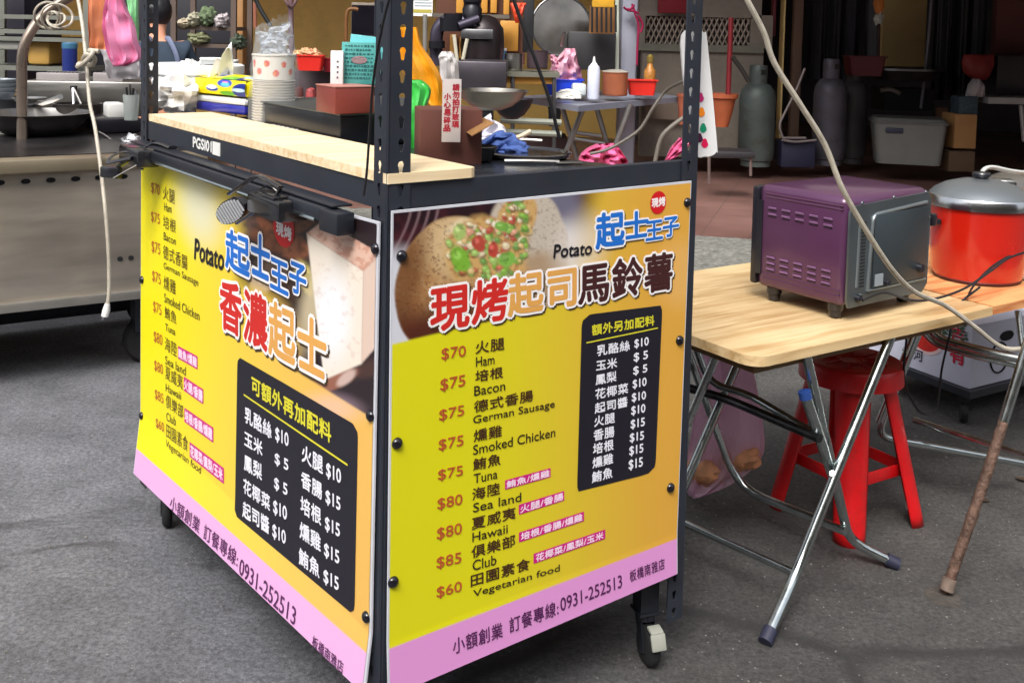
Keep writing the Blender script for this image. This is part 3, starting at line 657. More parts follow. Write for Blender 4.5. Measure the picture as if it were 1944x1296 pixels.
# ---------------------------------------------------------------- the place: ground, paving, arcade
def ground_mat():
    m = bpy.data.materials.new('asphalt'); m.use_nodes = True; n = m.node_tree.nodes; l = m.node_tree.links; p = n['Principled BSDF']
    tc = n.new('ShaderNodeTexCoord'); O = tc.outputs['Object']
    def N(s, d=6, r=.6, dist=0.):
        a = n.new('ShaderNodeTexNoise'); a.inputs['Scale'].default_value = s; a.inputs['Detail'].default_value = d; a.inputs['Roughness'].default_value = r; a.inputs['Distortion'].default_value = dist; l.new(O, a.inputs['Vector']); return a.outputs['Fac']
    def ramp(f, p0, p1, c0, c1):
        c = n.new('ShaderNodeValToRGB'); e = c.color_ramp.elements; e[0].position = p0; e[1].position = p1; e[0].color = (*c0, 1); e[1].color = (*c1, 1); l.new(f, c.inputs[0]); return c.outputs[0]
    def mix(f, a, b, t='MIX'):
        x = n.new('ShaderNodeMix'); x.data_type = 'RGBA'; x.blend_type = t
        if isinstance(f, float): x.inputs[0].default_value = f
        else: l.new(f, x.inputs[0])
        for s_, q in ((6, a), (7, b)):
            if isinstance(q, tuple): x.inputs[s_].default_value = (*q, 1)
            else: l.new(q, x.inputs[s_])
        return x.outputs[2]
    sx = n.new('ShaderNodeSeparateXYZ'); l.new(O, sx.inputs[0]); mr = n.new('ShaderNodeMapRange'); mr.inputs[1].default_value = -.5; mr.inputs[2].default_value = .4; l.new(sx.outputs[0], mr.inputs[0])
    base = mix(mr.outputs[0], ramp(N(.8, 4), .38, .62, (.125, .128, .142), (.17, .174, .19)), ramp(N(.8, 4), .38, .62, (.055, .053, .052), (.095, .092, .088)))
    mid = ramp(N(4.5, 8, .7), .33, .67, (.70, .70, .70), (1.18, 1.18, 1.18))
    c = mix(1., base, mid, 'MULTIPLY')
    fine = ramp(N(75, 6, .85), .40, .62, (.5, .5, .5), (1.35, 1.35, 1.35)); c = mix(1., c, fine, 'MULTIPLY')
    vo = n.new('ShaderNodeTexVoronoi'); vo.inputs['Scale'].default_value = 62; l.new(O, vo.inputs['Vector'])
    st = ramp(vo.outputs['Distance'], .10, .17, (1, 1, 1), (0, 0, 0)); gate = ramp(N(22, 2), .50, .56, (0, 0, 0), (.75, .75, .75))
    c = mix(mix(1., st, gate, 'MULTIPLY'), c, (.30, .29, .27))
    v2 = n.new('ShaderNodeTexVoronoi'); v2.inputs['Scale'].default_value = 40; l.new(O, v2.inputs['Vector'])
    pit = ramp(v2.outputs['Distance'], .06, .12, (1, 1, 1), (0, 0, 0)); gate2 = ramp(N(9, 3), .56, .62, (0, 0, 0), (.8, .8, .8))
    c = mix(mix(1., pit, gate2, 'MULTIPLY'), c, (.02, .02, .022))
    stn = ramp(N(2.3, 6, .7, .8), .57, .66, (0, 0, 0), (.75, .75, .75)); c = mix(stn, c, (.035, .034, .035))
    # patched strip and seams of the road
    v3 = n.new('ShaderNodeTexVoronoi'); v3.feature = 'DISTANCE_TO_EDGE'; v3.inputs['Scale'].default_value = .33
    wn = n.new('ShaderNodeTexNoise'); wn.inputs['Scale'].default_value = 3.; wn.inputs['Detail'].default_value = 6; l.new(O, wn.inputs['Vector'])
    wm = n.new('ShaderNodeMix'); wm.data_type = 'RGBA'; wm.inputs[0].default_value = .10; l.new(O, wm.inputs[6]); l.new(wn.outputs['Color'], wm.inputs[7]); l.new(wm.outputs[2], v3.inputs['Vector'])
    crk = ramp(v3.outputs['Distance'], .002, .008, (.85, .85, .85), (0, 0, 0)); c = mix(crk, c, (.025, .024, .024))
    l.new(c, p.inputs['Base Color'])
    rr = n.new('ShaderNodeMapRange'); rr.inputs[3].default_value = .62; rr.inputs[4].default_value = .92; l.new(N(3., 5), rr.inputs[0]); l.new(rr.outputs[0], p.inputs['Roughness'])
    b1 = n.new('ShaderNodeBump'); b1.inputs['Strength'].default_value = .7; b1.inputs['Distance'].default_value = .006; l.new(N(120, 6, .75), b1.inputs['Height'])
    b2 = n.new('ShaderNodeBump'); b2.inputs['Strength'].default_value = .5; b2.inputs['Distance'].default_value = .02; l.new(N(14, 5), b2.inputs['Height']); l.new(b2.outputs[0], b1.inputs['Normal'])
    l.new(b1.outputs[0], p.inputs['Normal'])
    MATS['asphalt'] = m; return m
gb = MB()
gb.grid(lambda u, v: (-60+120*u, -40+120*v, 0), 40, 40)
struct(gb.build('ground', ground_mat(), smooth=False))
gv = MB(); rg = random.Random(5)
for k in range(900):
    if k < 300: x, y = rg.uniform(-1.6, -.4), rg.uniform(1.6, 4.2)
    else: x, y = rg.uniform(.3, 2.2), rg.uniform(1.7, 5.5)
    r = rg.choice((.001, .0013, .0016, .002, .003)); gv.blob((x, y, r*.5), (r*rg.uniform(.8, 1.6), r, r*.7), k, .5, 2, 5, 4)
o = gv.build('gravel', M('grit', rgb(118, 115, 110), .9, 0, .5, 3), smooth=False); o['kind'] = 'stuff'
lv = random.Random(11)
for k, (x, y) in enumerate(((.62, 3.9), (.86, 3.55), (1.62, 3.2), (1.42, 3.05))):
    m = MB(); a0 = lv.uniform(0, 6); m.grid(lambda u, v: (x+(u-.5)*.05*cos(a0)-(v-.5)*.03*(1-(2*u-1)**2)*sin(a0), y+(u-.5)*.05*sin(a0)+(v-.5)*.03*(1-(2*u-1)**2)*cos(a0), .004+.006*abs(v-.5)+.004*u), 8, 4)
    o = m.build('scrap', M('dry_scrap', rgb(70, 54, 40), .8, 0, .3, 40)); base_at(o, (x, y, 0)); tag(o, ('dark dry scrap lying on the road left of the stool', 'dry scrap on the road behind the stool', 'dry scrap on the road near the trolley wheel', 'dry scrap on the road under the second table', 'dry scrap on the pale road left of the cart')[k], 'scrap', 'dry scraps on the road')
FP = Vector((1.25, 6.85, 0)); FD = Vector((.955, -.297, 0)).normalized(); FN = Vector((-FD.y, FD.x, 0))
def fp(s, t, z=0.): return FP + FD*s + FN*t + Vector((0, 0, z))       # along the shopfront, back into it
FR = math.atan2(FD.y, FD.x)
def tile_mat():
    m = bpy.data.materials.new('red_tile'); m.use_nodes = True; n = m.node_tree.nodes; l = m.node_tree.links; p = n['Principled BSDF']
    tc = n.new('ShaderNodeTexCoord'); br = n.new('ShaderNodeTexBrick'); br.offset = 0; br.inputs['Scale'].default_value = 3.2; br.inputs['Brick Width'].default_value = 1; br.inputs['Row Height'].default_value = 1
    br.inputs['Mortar Size'].default_value = .012; br.inputs['Color1'].default_value = (.20, .105, .09, 1); br.inputs['Color2'].default_value = (.24, .13, .11, 1); br.inputs['Mortar'].default_value = (.11, .075, .065, 1)
    l.new(tc.outputs['Object'], br.inputs['Vector'])
    a = n.new('ShaderNodeTexNoise'); a.inputs['Scale'].default_value = 1.3; a.inputs['Detail'].default_value = 7; l.new(tc.outputs['Object'], a.inputs['Vector'])
    cr = n.new('ShaderNodeValToRGB'); cr.color_ramp.elements[0].position = .35; cr.color_ramp.elements[0].color = (.6, .58, .56, 1); cr.color_ramp.elements[1].position = .62; cr.color_ramp.elements[1].color = (1.1, 1.1, 1.1, 1); l.new(a.outputs['Fac'], cr.inputs[0])
    mx = n.new('ShaderNodeMix'); mx.data_type = 'RGBA'; mx.blend_type = 'MULTIPLY'; mx.inputs[0].default_value = 1; l.new(br.outputs['Color'], mx.inputs[6]); l.new(cr.outputs[0], mx.inputs[7]); l.new(mx.outputs[2], p.inputs['Base Color'])
    p.inputs['Roughness'].default_value = .42; MATS['red_tile'] = m; return m
fl = MB(); fl.box((2, 6.1, .015), (30, 12.2, .022)); o = fl.build('pavement', tile_mat(), smooth=False); o.location = FP; o.rotation_euler = (0, 0, FR); struct(o)
gran = M('rough_granite', rgb(112, 112, 106), .85, 0, .42, 26, .9, 40, dirt=.6)
kb = MB()
def kfn(u, v):
    p = fp(-13+30*u, -.92*(1-v)-.002, .006+.035*v); return p+Vector((0, 0, .022*noise.noise(Vector((p.x*5, p.y*5, 0)))+.012*noise.noise(Vector((p.x*21, p.y*21, 3)))))
kb.grid(kfn, 500, 16); struct(kb.build('kerb', gran))

def slab(name, s0, s1, t0, t1, z0, z1, mat):
    b = MB(); b.box(((s0+s1)/2, (t0+t1)/2, (z0+z1)/2), (s1-s0, t1-t0, z1-z0)); o = b.build(name, mat, smooth=False); o.location = FP; o.rotation_euler = (0, 0, FR); return o
ceilm = M('grey_plaster', rgb(120, 118, 112), .9, 0, .15, 1.5, .1, 20)
yel = M('yellow_wall', rgb(226, 184, 96), .55, 0, .14, .8, .03, 30, dirt=.25)
dark = M('dark_wall', rgb(70, 66, 66), .8, 0, .3, 2)
greyw = M('grey_wall', rgb(128, 122, 112), .75, 0, .12, 2.5, .05, 40, dirt=.3)
cream = M('dull_yellow_wall', rgb(232, 204, 140), .7, 0, .12, .8, dirt=.2)
redw = M('red_brown_wall', rgb(88, 48, 44), .8, 0, .2, 1.2)
arc = thing('arcade_building', 'dim shophouse arcade with a yellow back wall behind all the stalls', 'building', tuple(FP), FR)
def aslab(name, *a):
    o = slab(name, *a); o.parent = arc; o.location = (0, 0, 0); o.rotation_euler = (0, 0, 0); WM[o] = WM[arc]; return o
opp = thing('opposite_building', 'plain grey shophouse across the street, behind the camera', 'building', (0, -6, 0), 0)
for nm, c, d in (('wall', (0, -1, 3.4), (34, 2, 6.8)), ('canopy', (0, .5, 3.1), (34, 1, .1))): MB().box(c, d).build(nm, greyw, opp, smooth=False)
aslab('ceiling', -14, 17, .6, 12, 3.4, 3.6, ceilm)
aslab('upper_wall', -14, 17, .6, .9, 3.4, 9, greyw)
aslab('unseen_light_block', .55, 17, .75, .95, 2.0, 3.4, greyw)  # unseen slab added above the view to keep daylight out of the right bay
aslab('light_block_return', .40, .55, .75, 2.2, 2.0, 3.4, greyw)  # unseen side return, added with the slab to darken the bay
aslab('side_wall', -14.2, -14, .6, 12, .03, 3.4, dark)
aslab('back_wall', -14, -1.6, 5.9, 6.1, .03, 3.4, yel)
aslab('back_wall', -1.4, 17, 9.8, 10, .03, 3.4, dark)
aslab('side_wall', -1.6, -1.4, 5.9, 9.8, .03, 3.4, dark)
aslab('side_wall', 16.9, 17, .6, 12, .03, 3.4, dark)

# ---------------------------------------------------------------- shared materials
chrome = M('chrome_tube', rgb(196, 204, 204), .2, 1., .12, 30, .02, 120)
steel = M('stainless', rgb(168, 166, 162), .3, 1., .1, 5, .01, 60, stretch=(1, 1, 12))
steel_d = M('dull_steel', rgb(120, 120, 122), .4, 1., .2, 8)
iron = M('wok_iron', rgb(122, 120, 118), .3, .9, .25, 7, .05, 60)
woodt = wood_mat('table_birch', rgb(190, 156, 106), rgb(226, 200, 154), (3, 34, 30), .45, .1)
redp = M('red_plastic', rgb(208, 18, 24), .34, 0, .12, 9, .02, 60, coat=.1, dirt=.25)
redbk = M('red_basket_plastic', rgb(206, 40, 30), .4, 0, .08)
whitecable = M('cream_cable', rgb(186, 178, 162), .5, 0, .14, 9, dirt=.5)
blackcable = M('black_cable', rgb(20, 20, 24), .45)
paper = M('white_paper', rgb(226, 226, 226), .7, 0, .05)
cardboard = M('cardboard', rgb(150, 108, 62), .8, 0, .12, 5)
def cartG(px, py, z): return G(px, py, z)

# ---------------------------------------------------------------- on the food cart
b = MB(); b.prism([(-.004, -.006), (.168, -.006), (.178, .0), (.182, .012), (.178, 1.28), (.004, 1.28)], 1.1015, 1.119)
PL = MB(); PL.v, PL.f, PL.mi = b.v, b.f, b.mi
plank = PL.build('serving_board', pine, angle=30); plank.matrix_world = CM; WM[plank] = CM
tag(plank, 'long pale pine plank laid along the near edge of the food cart', 'board')

# swing-arm bar bolted below the beam on the long side
rail = MB(); rail.box((-.036, .70, 1.030), (.030, 1.13, .026), bev=.003); rail.box((-.022, .70, 1.0475), (.040, 1.16, .004), bev=.001)
rail.box((-.036, .115, 1.022), (.036, .07, .040), bev=.004)
rl = rail.build('side_rail', black2, CART, angle=40)
MB().tube([(-.05, .17, 1.018), (-.05, 1.2, 1.018)], .004, 8).build('chrome_trim', chrome, rl)
hb = MB(); hb.box((-.05, .335, 1.018), (.062, .15, .040), bev=.006); hb.box((-.062, .33, 1.040), (.036, .09, .008), bev=.003)
hb.build('hinge_block', M('gloss_black', rgb(30, 30, 34), .22, coat=.4), CART, angle=40)
hb = MB(); hb.box((-.055, 1.16, 1.024), (.06, .16, .046), bev=.008); hb.build('hinge_block', MATS['gloss_black'], CART, angle=40)
def strap(pts, r, name='arm', flat=.45): return MB().tube(smoothpath(pts, 5), r, 8, flat=flat).build(name, MATS['gloss_black'], CART, world=True)
YA = 2.06
strap([D(533, 356, 1.98), D(512, 344, 2.0), D(490, 334, 2.03), D(463, 349, YA), D(436, 368, YA+.05)], .0075)
strap([D(533, 356, 1.98), D(522, 372, 1.99), D(498, 390, 2.02), D(474, 408, 2.05), D(450, 424, 2.08)], .0055)
strap([D(495, 358, 2.03), D(512, 352, 2.0), D(527, 362, 1.99)], .0035)
pc = D(437, 402, 2.10)
dx = (D(470, 372, 2.07)-D(405, 412, 2.13)).normalized(); nrm = (Vector((0, 0, CAMH))-pc).normalized(); dy = nrm.cross(dx).normalized(); nrm = dx.cross(dy)
TP = Matrix.Translation(pc) @ Matrix((dx, dy, nrm)).transposed().to_4x4()
pad = MB(); pad.prism([(.044*cos(a), .024*sin(a)) for a in [2*pi*i/30 for i in range(30)]], -.014, .0, TP)
pd = pad.build('grip_pad', MATS['gloss_black'], CART, world=True, angle=50)
rb = MB()
for i in range(10):
    x = -.036+i*.008; h = .022*sqrt(max(.02, 1-(x/.044)**2))
    rb.box((0, 0, 0), (.0034, 2*h, .003), mat=TP @ Matrix.Translation((x, 0, .0015)))
rb.build('rubber_ribs', M('grey_rubber', rgb(170, 172, 176), .5), pd, world=True, smooth=False)
strap([D(328, 281, 2.60), D(300, 272, 2.68), D(272, 284, 2.66), D(250, 300, 2.62), D(222, 318, 2.60)], .012)
strap([D(268, 296, 2.66), D(238, 288, 2.66), D(214, 296, 2.64), D(205, 308, 2.62), D(222, 306, 2.60), D(248, 300, 2.60)], .006)
strap([D(300, 298, 2.62), D(262, 312, 2.60), D(215, 338, 2.58)], .0055)
pe = MB(); pe.box((D(211, 327, 2.6)), (.055, .02, .028), R(-20), bev=.004); pe.build('end_cap', MATS['gloss_black'], CART, world=True)

# tissue pack
c0 = cw(.045, 1.12, 1.12)
tis = thing('tissue_pack', 'yellow and blue printed tissue pack lying on the pine plank', 'tissue pack', tuple(G(421, 214, 1.1195)+CM.to_3x3() @ Vector((.05, .01, 0))), AL+R(13))
tis.scale = (1.22, 1.22, 1.22)
def tcol(U, V):
    A = np.zeros(U.shape+(3,))+np.array(rgb(246, 226, 8))
    A = mixc(A, (24, 70, 190), (U > .40)*(1-sst(0, .02, V-.15-.55*np.clip((.95-U), 0, 1)))*0.)
    A = mixc(A, (236, 240, 246), ell(U, V, .36, .42, .10, .20, 0, .15)); A = mixc(A, (20, 70, 170), ell(U, V, .365, .36, .11, .16, 0, .12)*(1-ell(U, V, .36, .46, .08, .13, 0, .1)))
    A = mixc(A, (22, 66, 176), ell(U, V, .60, .78, .15, .26, 0, .08)); A = mixc(A, (90, 190, 220), ell(U, V, .61, .70, .09, .15, 0, .25)); A = mixc(A, (230, 120, 160), ell(U, V, .60, .86, .06, .05, 0, .3))
    A = mixc(A, (110, 180, 40), ell(U, V, .66, .13, .17, .17, 0, .1)); A = mixc(A, (26, 44, 130), ell(U, V, .96, .38, .20, .48, 0, .08)); A = mixc(A, (190, 226, 240), ell(U, V, .88, .40, .12, .12, 0, .2))
    return A
def vcol_patch(name, fn, colfn, nu, nv, parent, mat, world=False, thick=0.):
    s = np.linspace(0, 1, nu+1); t = np.linspace(0, 1, nv+1); S, T_ = np.meshgrid(s, t); cols = np.clip(colfn(S, T_), 0, 1)
    me = bpy.data.meshes.new(name); vs = [Vector(fn(a, c)) for a, c in zip(S.ravel(), T_.ravel())]
    if world: inv = WM[parent].inverted(); vs = [inv @ v for v in vs]
    ix = np.arange((nu+1)*(nv+1)).reshape(nv+1, nu+1)
    me.from_pydata([tuple(v) for v in vs], [], np.stack([ix[:-1, :-1], ix[:-1, 1:], ix[1:, 1:], ix[1:, :-1]], -1).reshape(-1, 4).tolist())
    ca = me.color_attributes.new('Col', 'FLOAT_COLOR', 'POINT'); ca.data.foreach_set('color', np.concatenate([cols.reshape(-1, 3), np.ones((cols.size//3, 1))], 1).ravel())
    me.polygons.foreach_set('use_smooth', [True]*len(me.polygons)); me.materials.append(mat)
    o = bpy.data.objects.new(name, me); COL.objects.link(o)
    if parent: o.parent = parent; WM[o] = WM[parent]
    if thick: md = o.modifiers.new('thickness', 'SOLIDIFY'); md.thickness = thick
    return o
vprint = M('print_gloss', (1, 1, 1), .28, 0, 0, 3, .05, 30, vcol=True)
# pack: local x = out of the cart edge (towards the street), y along the plank
tb = MB(); tb.box((0, 0, .012), (.105, .20, .022), bev=.006); tb.build('bottom_pack', M('blue_print', rgb(44, 48, 150), .3, 0, .1, coat=.3), tis)
tb = MB(); tb.box((0, 0, .029), (.108, .204, .014), bev=.005); tb.build('white_band', M('silver_film', rgb(206, 210, 214), .3, coat=.3), tis)
tb = MB(); tb.box((0.004, 0, .058), (.098, .198, .042), bev=.014); tb.build('pack', M('yellow_film', rgb(246, 226, 8), .3, coat=.3), tis)
vcol_patch('printed_front', lambda a, c: (-.047+.004*sin(pi*c)*-1-.0015*sin(a*9), .098-.196*a, .041+.034*c), tcol, 60, 24, tis, vprint)
vcol_patch('printed_top', lambda a, c: (-.046+.09*c, .094-.188*a, .0765+.009*sin(pi*c)*sin(pi*a)), lambda S, T_: tcol(S, T_*.8+.1), 60, 24, tis, vprint)
tt = MB()
def tsf(u, v):
    return (-.01+.06*(u-.5)+.03*v*sin(u*9), .035+.10*(v-.5)*.6+.09*(u-.5), .08+.075*sin(pi*min(1, v*.9+.1))*(.6+.4*sin(u*5+1))+.008*sin(17*u+9*v))
tt.grid(tsf, 20, 14); tt.build('tissue', M('tissue_paper', rgb(240, 240, 238), .9), tis)

# crumpled white bag beside the tissue pack
cb = MB(); cb.blob((0, 0, .045), (.07, .09, .055), 3, .55, 3.2, 30, 18); cb.blob((.02, .05, .075), (.05, .055, .055), 5, .6, 4, 24, 16)
o = cb.build('plastic_bag', M('white_bag_film', rgb(240, 240, 238), .35, 0, .04, 6, .3, 40)); o.location = G(336, 208, 1.1205)+Vector((0, .03, 0)); tag(o, 'crumpled white plastic bag beside the tissue pack on the plank', 'plastic bag')
# round lidded containers at the far end
def tub(name, label, px0, px1, ytop, ybot, Y, mat, lidh=.018, group=None):
    A = D(px0, ybot, Y); B_ = D(px1, ybot, Y); T_ = D((px0+px1)/2, ytop, Y); r = (B_.x-A.x)/2; zb = A.z; h = T_.z-zb; c = ((A.x+B_.x)/2, Y+r*.3, zb)
    t = thing(name, label, 'tub', c, 0, group)
    MB().lathe([(r*.86, 0), (r*.9, .004), (r*.97, h-lidh)], n=32).build('tub', mat, t)
    MB().lathe([(r, h-lidh), (r*1.03, h-lidh+.003), (r*1.03, h-.004), (r*.98, h), (r*.9, h-.002), (r*.3, h-.004), (.001, h-.004)], n=32).build('lid', white_pl, t)
    return t
fpl = M('frosted_plastic', rgb(210, 214, 214), .35, 0, .05, trans=.25)
tub('food_tub', 'wide white lidded tub at the far end of the food cart', 279, 452, 122, 196, 3.05, fpl, .03)
tub('food_tub', 'small white round container on the lid of the wide tub', 378, 422, 110, 121, 3.1, fpl, .006)
tub('food_tub', 'flat white container behind the stack of paper bowls', 424, 452, 114, 121, 3.2, fpl, .004)
# stack of paper bowls in a clear bag
bs = thing('paper_bowl_stack', 'tall stack of white paper bowls in a clear bag, top one printed with red flowers', 'paper bowls', tuple(G(519, 243, 1.0985)), AL)
bw = M('paper_bowl', rgb(214, 208, 198), .5, 0, .05)
def bcol(U, V):
    A = np.zeros(U.shape+(3,))+np.array(rgb(222, 216, 204))
    for i, (cx, cy) in enumerate([(.05, .35), (.11, .72), (.17, .3), (.23, .68), (.3, .34), (.36, .7), (.43, .32), (.5, .7), (.56, .35), (.63, .7), (.7, .3), (.76, .68), (.83, .35), (.9, .7), (.96, .32)]):
        q = ell(U, V, cx, cy, .022, .14, 0, .2, .8); A = mixc(A, (214, 84, 74), q); A = mixc(A, (232, 150, 60), ell(U, V, cx-.012, cy-.04, .009, .08, 0, .3)*.7)
    return A
for i in range(17):
    z = .004+i*.0071; MB().lathe([(.049, z), (.0545, z+.005), (.0555, z+.0062), (.0545, z+.0068)], n=30).build('bowl_rim', bw, bs)
z0 = .126; MB().lathe([(.054, z0+.060), (.0563, z0+.061), (.0563, z0+.064), (.054, z0+.065), (.05, z0+.058), (.042, z0+.01), (.001, z0+.008)], n=36).build('top_bowl', bw, bs)
vcol_patch('flower_print', lambda a, c: ((.0515+.0025*c)*cos(2*pi*a), (.0515+.0025*c)*sin(2*pi*a), z0+.06*c), bcol, 160, 20, bs, M('print_matte', (1, 1, 1), .5, 0, 0, 3, vcol=True))
cf = film_mat('clear_film', (.86, .9, .94), .13, .1, .1)
def bagf(u, v):
    a = 2*pi*u; top = max(0, v-.62)/.38; r = .061*(1-.0*v)+.003*sin(5*a+7*v); z = .003+.25*v
    x, y = r*cos(a), r*sin(a)
    x = x*(1-.55*top)+.004*sin(11*a+20*v)*top; y = y*(1+.05*top)+.012*top*sin(3*a)
    z += .035*top*(.5-.5*sin(a)) + .006*top*sin(9*a)
    k = noise.noise(Vector((x*30, y*30, z*26)))*.012*top; return (x+k, y+k, z)
bb = MB().grid(bagf, 72, 44, True); bb.build('clear_bag', cf, bs)
cr = MB()
def crf(u, v):
    p = Vector((.05*(u-.5)*.5+.02*noise.noise(Vector((u*6, v*6, 1))), (.5-u)*.118, .192+.068*v*(.75+.45*u)+.010*noise.noise(Vector((u*7, v*7, 2)))))
    return p+Vector((.014*noise.noise(Vector((u*14, v*12, 5))), 0, 0))
cr.grid(crf, 44, 26); cr.build('crumpled_bag_top', film_mat('foil_film', (.78, .82, .87), .62, .1, .2), bs)

# flat black appliance on the counter, red-brown box and leaflets on it
ap = thing('flat_appliance', 'flat black metal appliance with small white writing on the food cart counter', 'appliance', tuple(cw(.40, .80, 1.0975)), AL)
MB().box((0, 0, .036), (.42, .52, .068), bev=.005).build('body', M('appliance_black', rgb(20, 22, 28), .3, 0, .1), ap, angle=40)
MB().box((-.0, -.0, .0715), (.425, .525, .003)).build('top_rim', M('appliance_rim', rgb(96, 100, 100), .35, .6), ap, smooth=False)
lt = MB()
for i in range(12): lt.box((-.2105, .10-.013*i, .018), (.001, .0085, .004+.002*(i % 2)))
lt.build('lettering', paper, ap, smooth=False)
def carton(name, label, px0, px1, pxm, yt, yb, Y, mat, rot, ratio=1.):
    pass
bx = thing('gift_box', 'dark red-brown square box on the black appliance', 'box', tuple(G(662, 214, 1.1735)), AL-R(2))
MB().box((0, .02, .029), (.095, .10, .058), bev=.002).build('body', M('redbrown_board', rgb(120, 52, 44), .45, 0, .12, 4), bx, angle=40)
MB().box((0, .02, .0595), (.098, .103, .003), bev=.001).build('lid', M('redbrown_lid', rgb(176, 120, 110), .5), bx)
teal = M('teal_print', rgb(78, 160, 156), .45, 0, .06)
lf = thing('leaflet_stack', 'upright stack of teal leaflets printed in dark green, on the red-brown box', 'leaflets', tuple(G(682, 160, 1.233)), R(4))
MB().box((0, 0, .048), (.080, .02, .096), bev=.001).build('leaflets', teal, lf)
MB().box((.012, .012, .058), (.078, .006, .106), mat=Matrix.Rotation(R(6), 4, 'Y'), bev=.001).build('loose_leaflet', M('light_teal', rgb(104, 190, 196), .45), lf)
tx = MB(); rnd = random.Random(4)
for r_ in range(9):
    x = -.032
    while x < .028:
        w_ = rnd.uniform(.002, .007); tx.box((x+w_/2, -.0105, .088-.0092*r_), (w_, .001, rnd.choice([.0025, .004, .005]))); x += w_+rnd.uniform(.0015, .004)
tx.build('printed_lines', M('dark_green_ink', rgb(36, 92, 94), .5), lf, smooth=False)
mk = MB(); mk.lathe([(.001, 0), (.018, 0)], (0, -.0118, .056), 20, sx=1, sy=.5, mat=Matrix.Rotation(pi/2, 4, 'X')); mk.build('mark', M('pale_pink', rgb(196, 166, 172), .5), lf)
wb = thing('white_booklet', 'white spine of booklets standing left of the teal leaflets', 'booklet', tuple(G(640, 160, 1.233)), R(4))
MB().box((0, 0, .038), (.028, .03, .076), bev=.001).build('booklet', paper, wb)
dt = MB()
for k in range(4): dt.box((.002, -.0155, .016+.012*k), (.004, .001, .004))
dt.build('dots', M('grey_ink', rgb(90, 90, 110), .5), wb, smooth=False)

# things on the open right-hand side of the counter
def at_c(px, py, z=1.0975): return G(px, py, z)
bn = thing('small_black_bowl', 'small round black bowl at the edge of the dark counter', 'bowl', tuple(at_c(911, 306)), 0)
MB().lathe([(.018, 0), (.024, .003), (.03, .016), (.034, .026), (.036, .0265), (.036, .031), (.033, .032), (.028, .02), (.001, .012)], n=28).build('bowl', MATS['gloss_black'], bn)
pn = thing('hot_plate', 'shallow dark glass hot plate lying flat on the counter right of the black bowl', 'hot plate', tuple(at_c(1000, 297)), AL)
MB().lathe([(.088, 0), (.095, .004), (.096, .010), (.09, .012), (.086, .008), (.001, .008)], n=40).build('plate', M('dark_glass', rgb(42, 40, 42), .12, .2, .2, coat=.6), pn)
sp = thing('spatula', 'bright steel spatula lying across the front of the dark counter', 'spatula', tuple(at_c(1080, 312)), 0)
MB().box((0, 0, .004), (.055, .022, .0025), R(12), bev=.001).build('blade', steel, sp); MB().tube([(-.02, -.002, .005), (-.075, -.012, .007), (-.13, -.012, .006)], .0035, 8).build('handle', steel, sp)
cl = MB()
def clf(c, w_, h_, seed):
    def f(u, v):
        n_ = noise.noise(Vector((u*4, v*4, seed))); n2 = noise.noise(Vector((u*4+9, v*4, seed)))
        return Vector(c)+Vector(((u-.5)*w_+.02*n_, .03*n2+(v-.5)*.03, v*h_*(.5+.5*sin(pi*u))+.012*n_))
    return f
cl.grid(clf(at_c(925, 292)+Vector((0, .05, 0)), .075, .075, 1), 20, 14)
o = cl.build('cloth', M('white_cloth', rgb(214, 212, 222), .9), thick=.003); tag(o, 'crumpled white cloth behind the small black bowl', 'cloth'); base_at(o, at_c(925, 292))
cl = MB(); cl.grid(clf(at_c(955, 298)+Vector((0, .03, 0)), .10, .05, 4), 20, 14)
o = cl.build('cloth', M('blue_cloth', rgb(70, 96, 160), .9), thick=.003); tag(o, 'crumpled blue cloth on the counter right of the white one', 'cloth'); base_at(o, at_c(955, 298))
mt = thing('scissors', 'cream-handled scissors lying on the blue cloth', 'scissors', tuple(at_c(985, 290)), 0)
MB().tube(smoothpath([(-.03, 0, .03), (0, 0, .035), (.025, .005, .048)]), .005, 8).build('handle', M('cream_handle', rgb(220, 196, 170), .5), mt); MB().tube([(0, 0, .03), (.05, 0, .028)], .003, 6).build('blade', steel, mt)
# bags hanging from the frame behind the corner post
def hang_bag(name, label, outline, Y, depth, mat, seed=0, rib=.5):
    # outline: list of (px_left, px_right, py) down the bag; real thickness in Y
    t = thing(name, label, 'plastic bag', tuple(D((outline[-1][0]+outline[-1][1])/2, outline[-1][2], Y)), 0)
    m = MB(); n = 28; k = len(outline); NV = 6
    pts = smoothpath([Vector((a, b_, y)) for a, b_, y in outline], NV)
    L = len(pts)-1
    def f(u, v):
        q = pts[min(L, int(round(v*L)))]; a = 2*pi*u; cx = (q.x+q.y)/2; hw = (q.y-q.x)/2
        p = D(cx+hw*cos(a), q.z, Y); th = depth*(.25+.75*sin(pi*min(1, .12+.85*v)))
        fold = rib*.012*sin(7*a+seed+3*v)+rib*.02*noise.noise(Vector((a*1.5, v*6, seed)))
        return p+Vector((0, th*sin(a)*.5+fold, 0))
    m.grid(f, n, L, True); m.build('bag', mat, t, world=True); return t
hang_bag('green_bag', 'bright green plastic bag hanging behind the corner post, below the orange one', [(768, 800, 152), (770, 818, 172), (770, 808, 215), (772, 812, 260), (772, 826, 305)], 2.35, .06, M('green_film', rgb(70, 190, 84), .3, coat=.2), 1)
hang_bag('orange_bag', 'orange-yellow plastic bag hanging behind the corner post, above the green one', [(755, 792, 52), (755, 800, 85), (757, 822, 118), (772, 838, 150), (795, 842, 190), (812, 846, 205), (816, 834, 216)], 2.5, .05, M('orange_film', rgb(236, 160, 30), .35, coat=.1), 2)
hang_bag('white_bag', 'white knotted plastic bag hanging behind the orange bag', [(838, 858, 98), (832, 864, 108), (834, 870, 120), (835, 872, 150), (838, 870, 166)], 2.75, .05, M('white_film_solid', rgb(210, 206, 204), .4), 3)
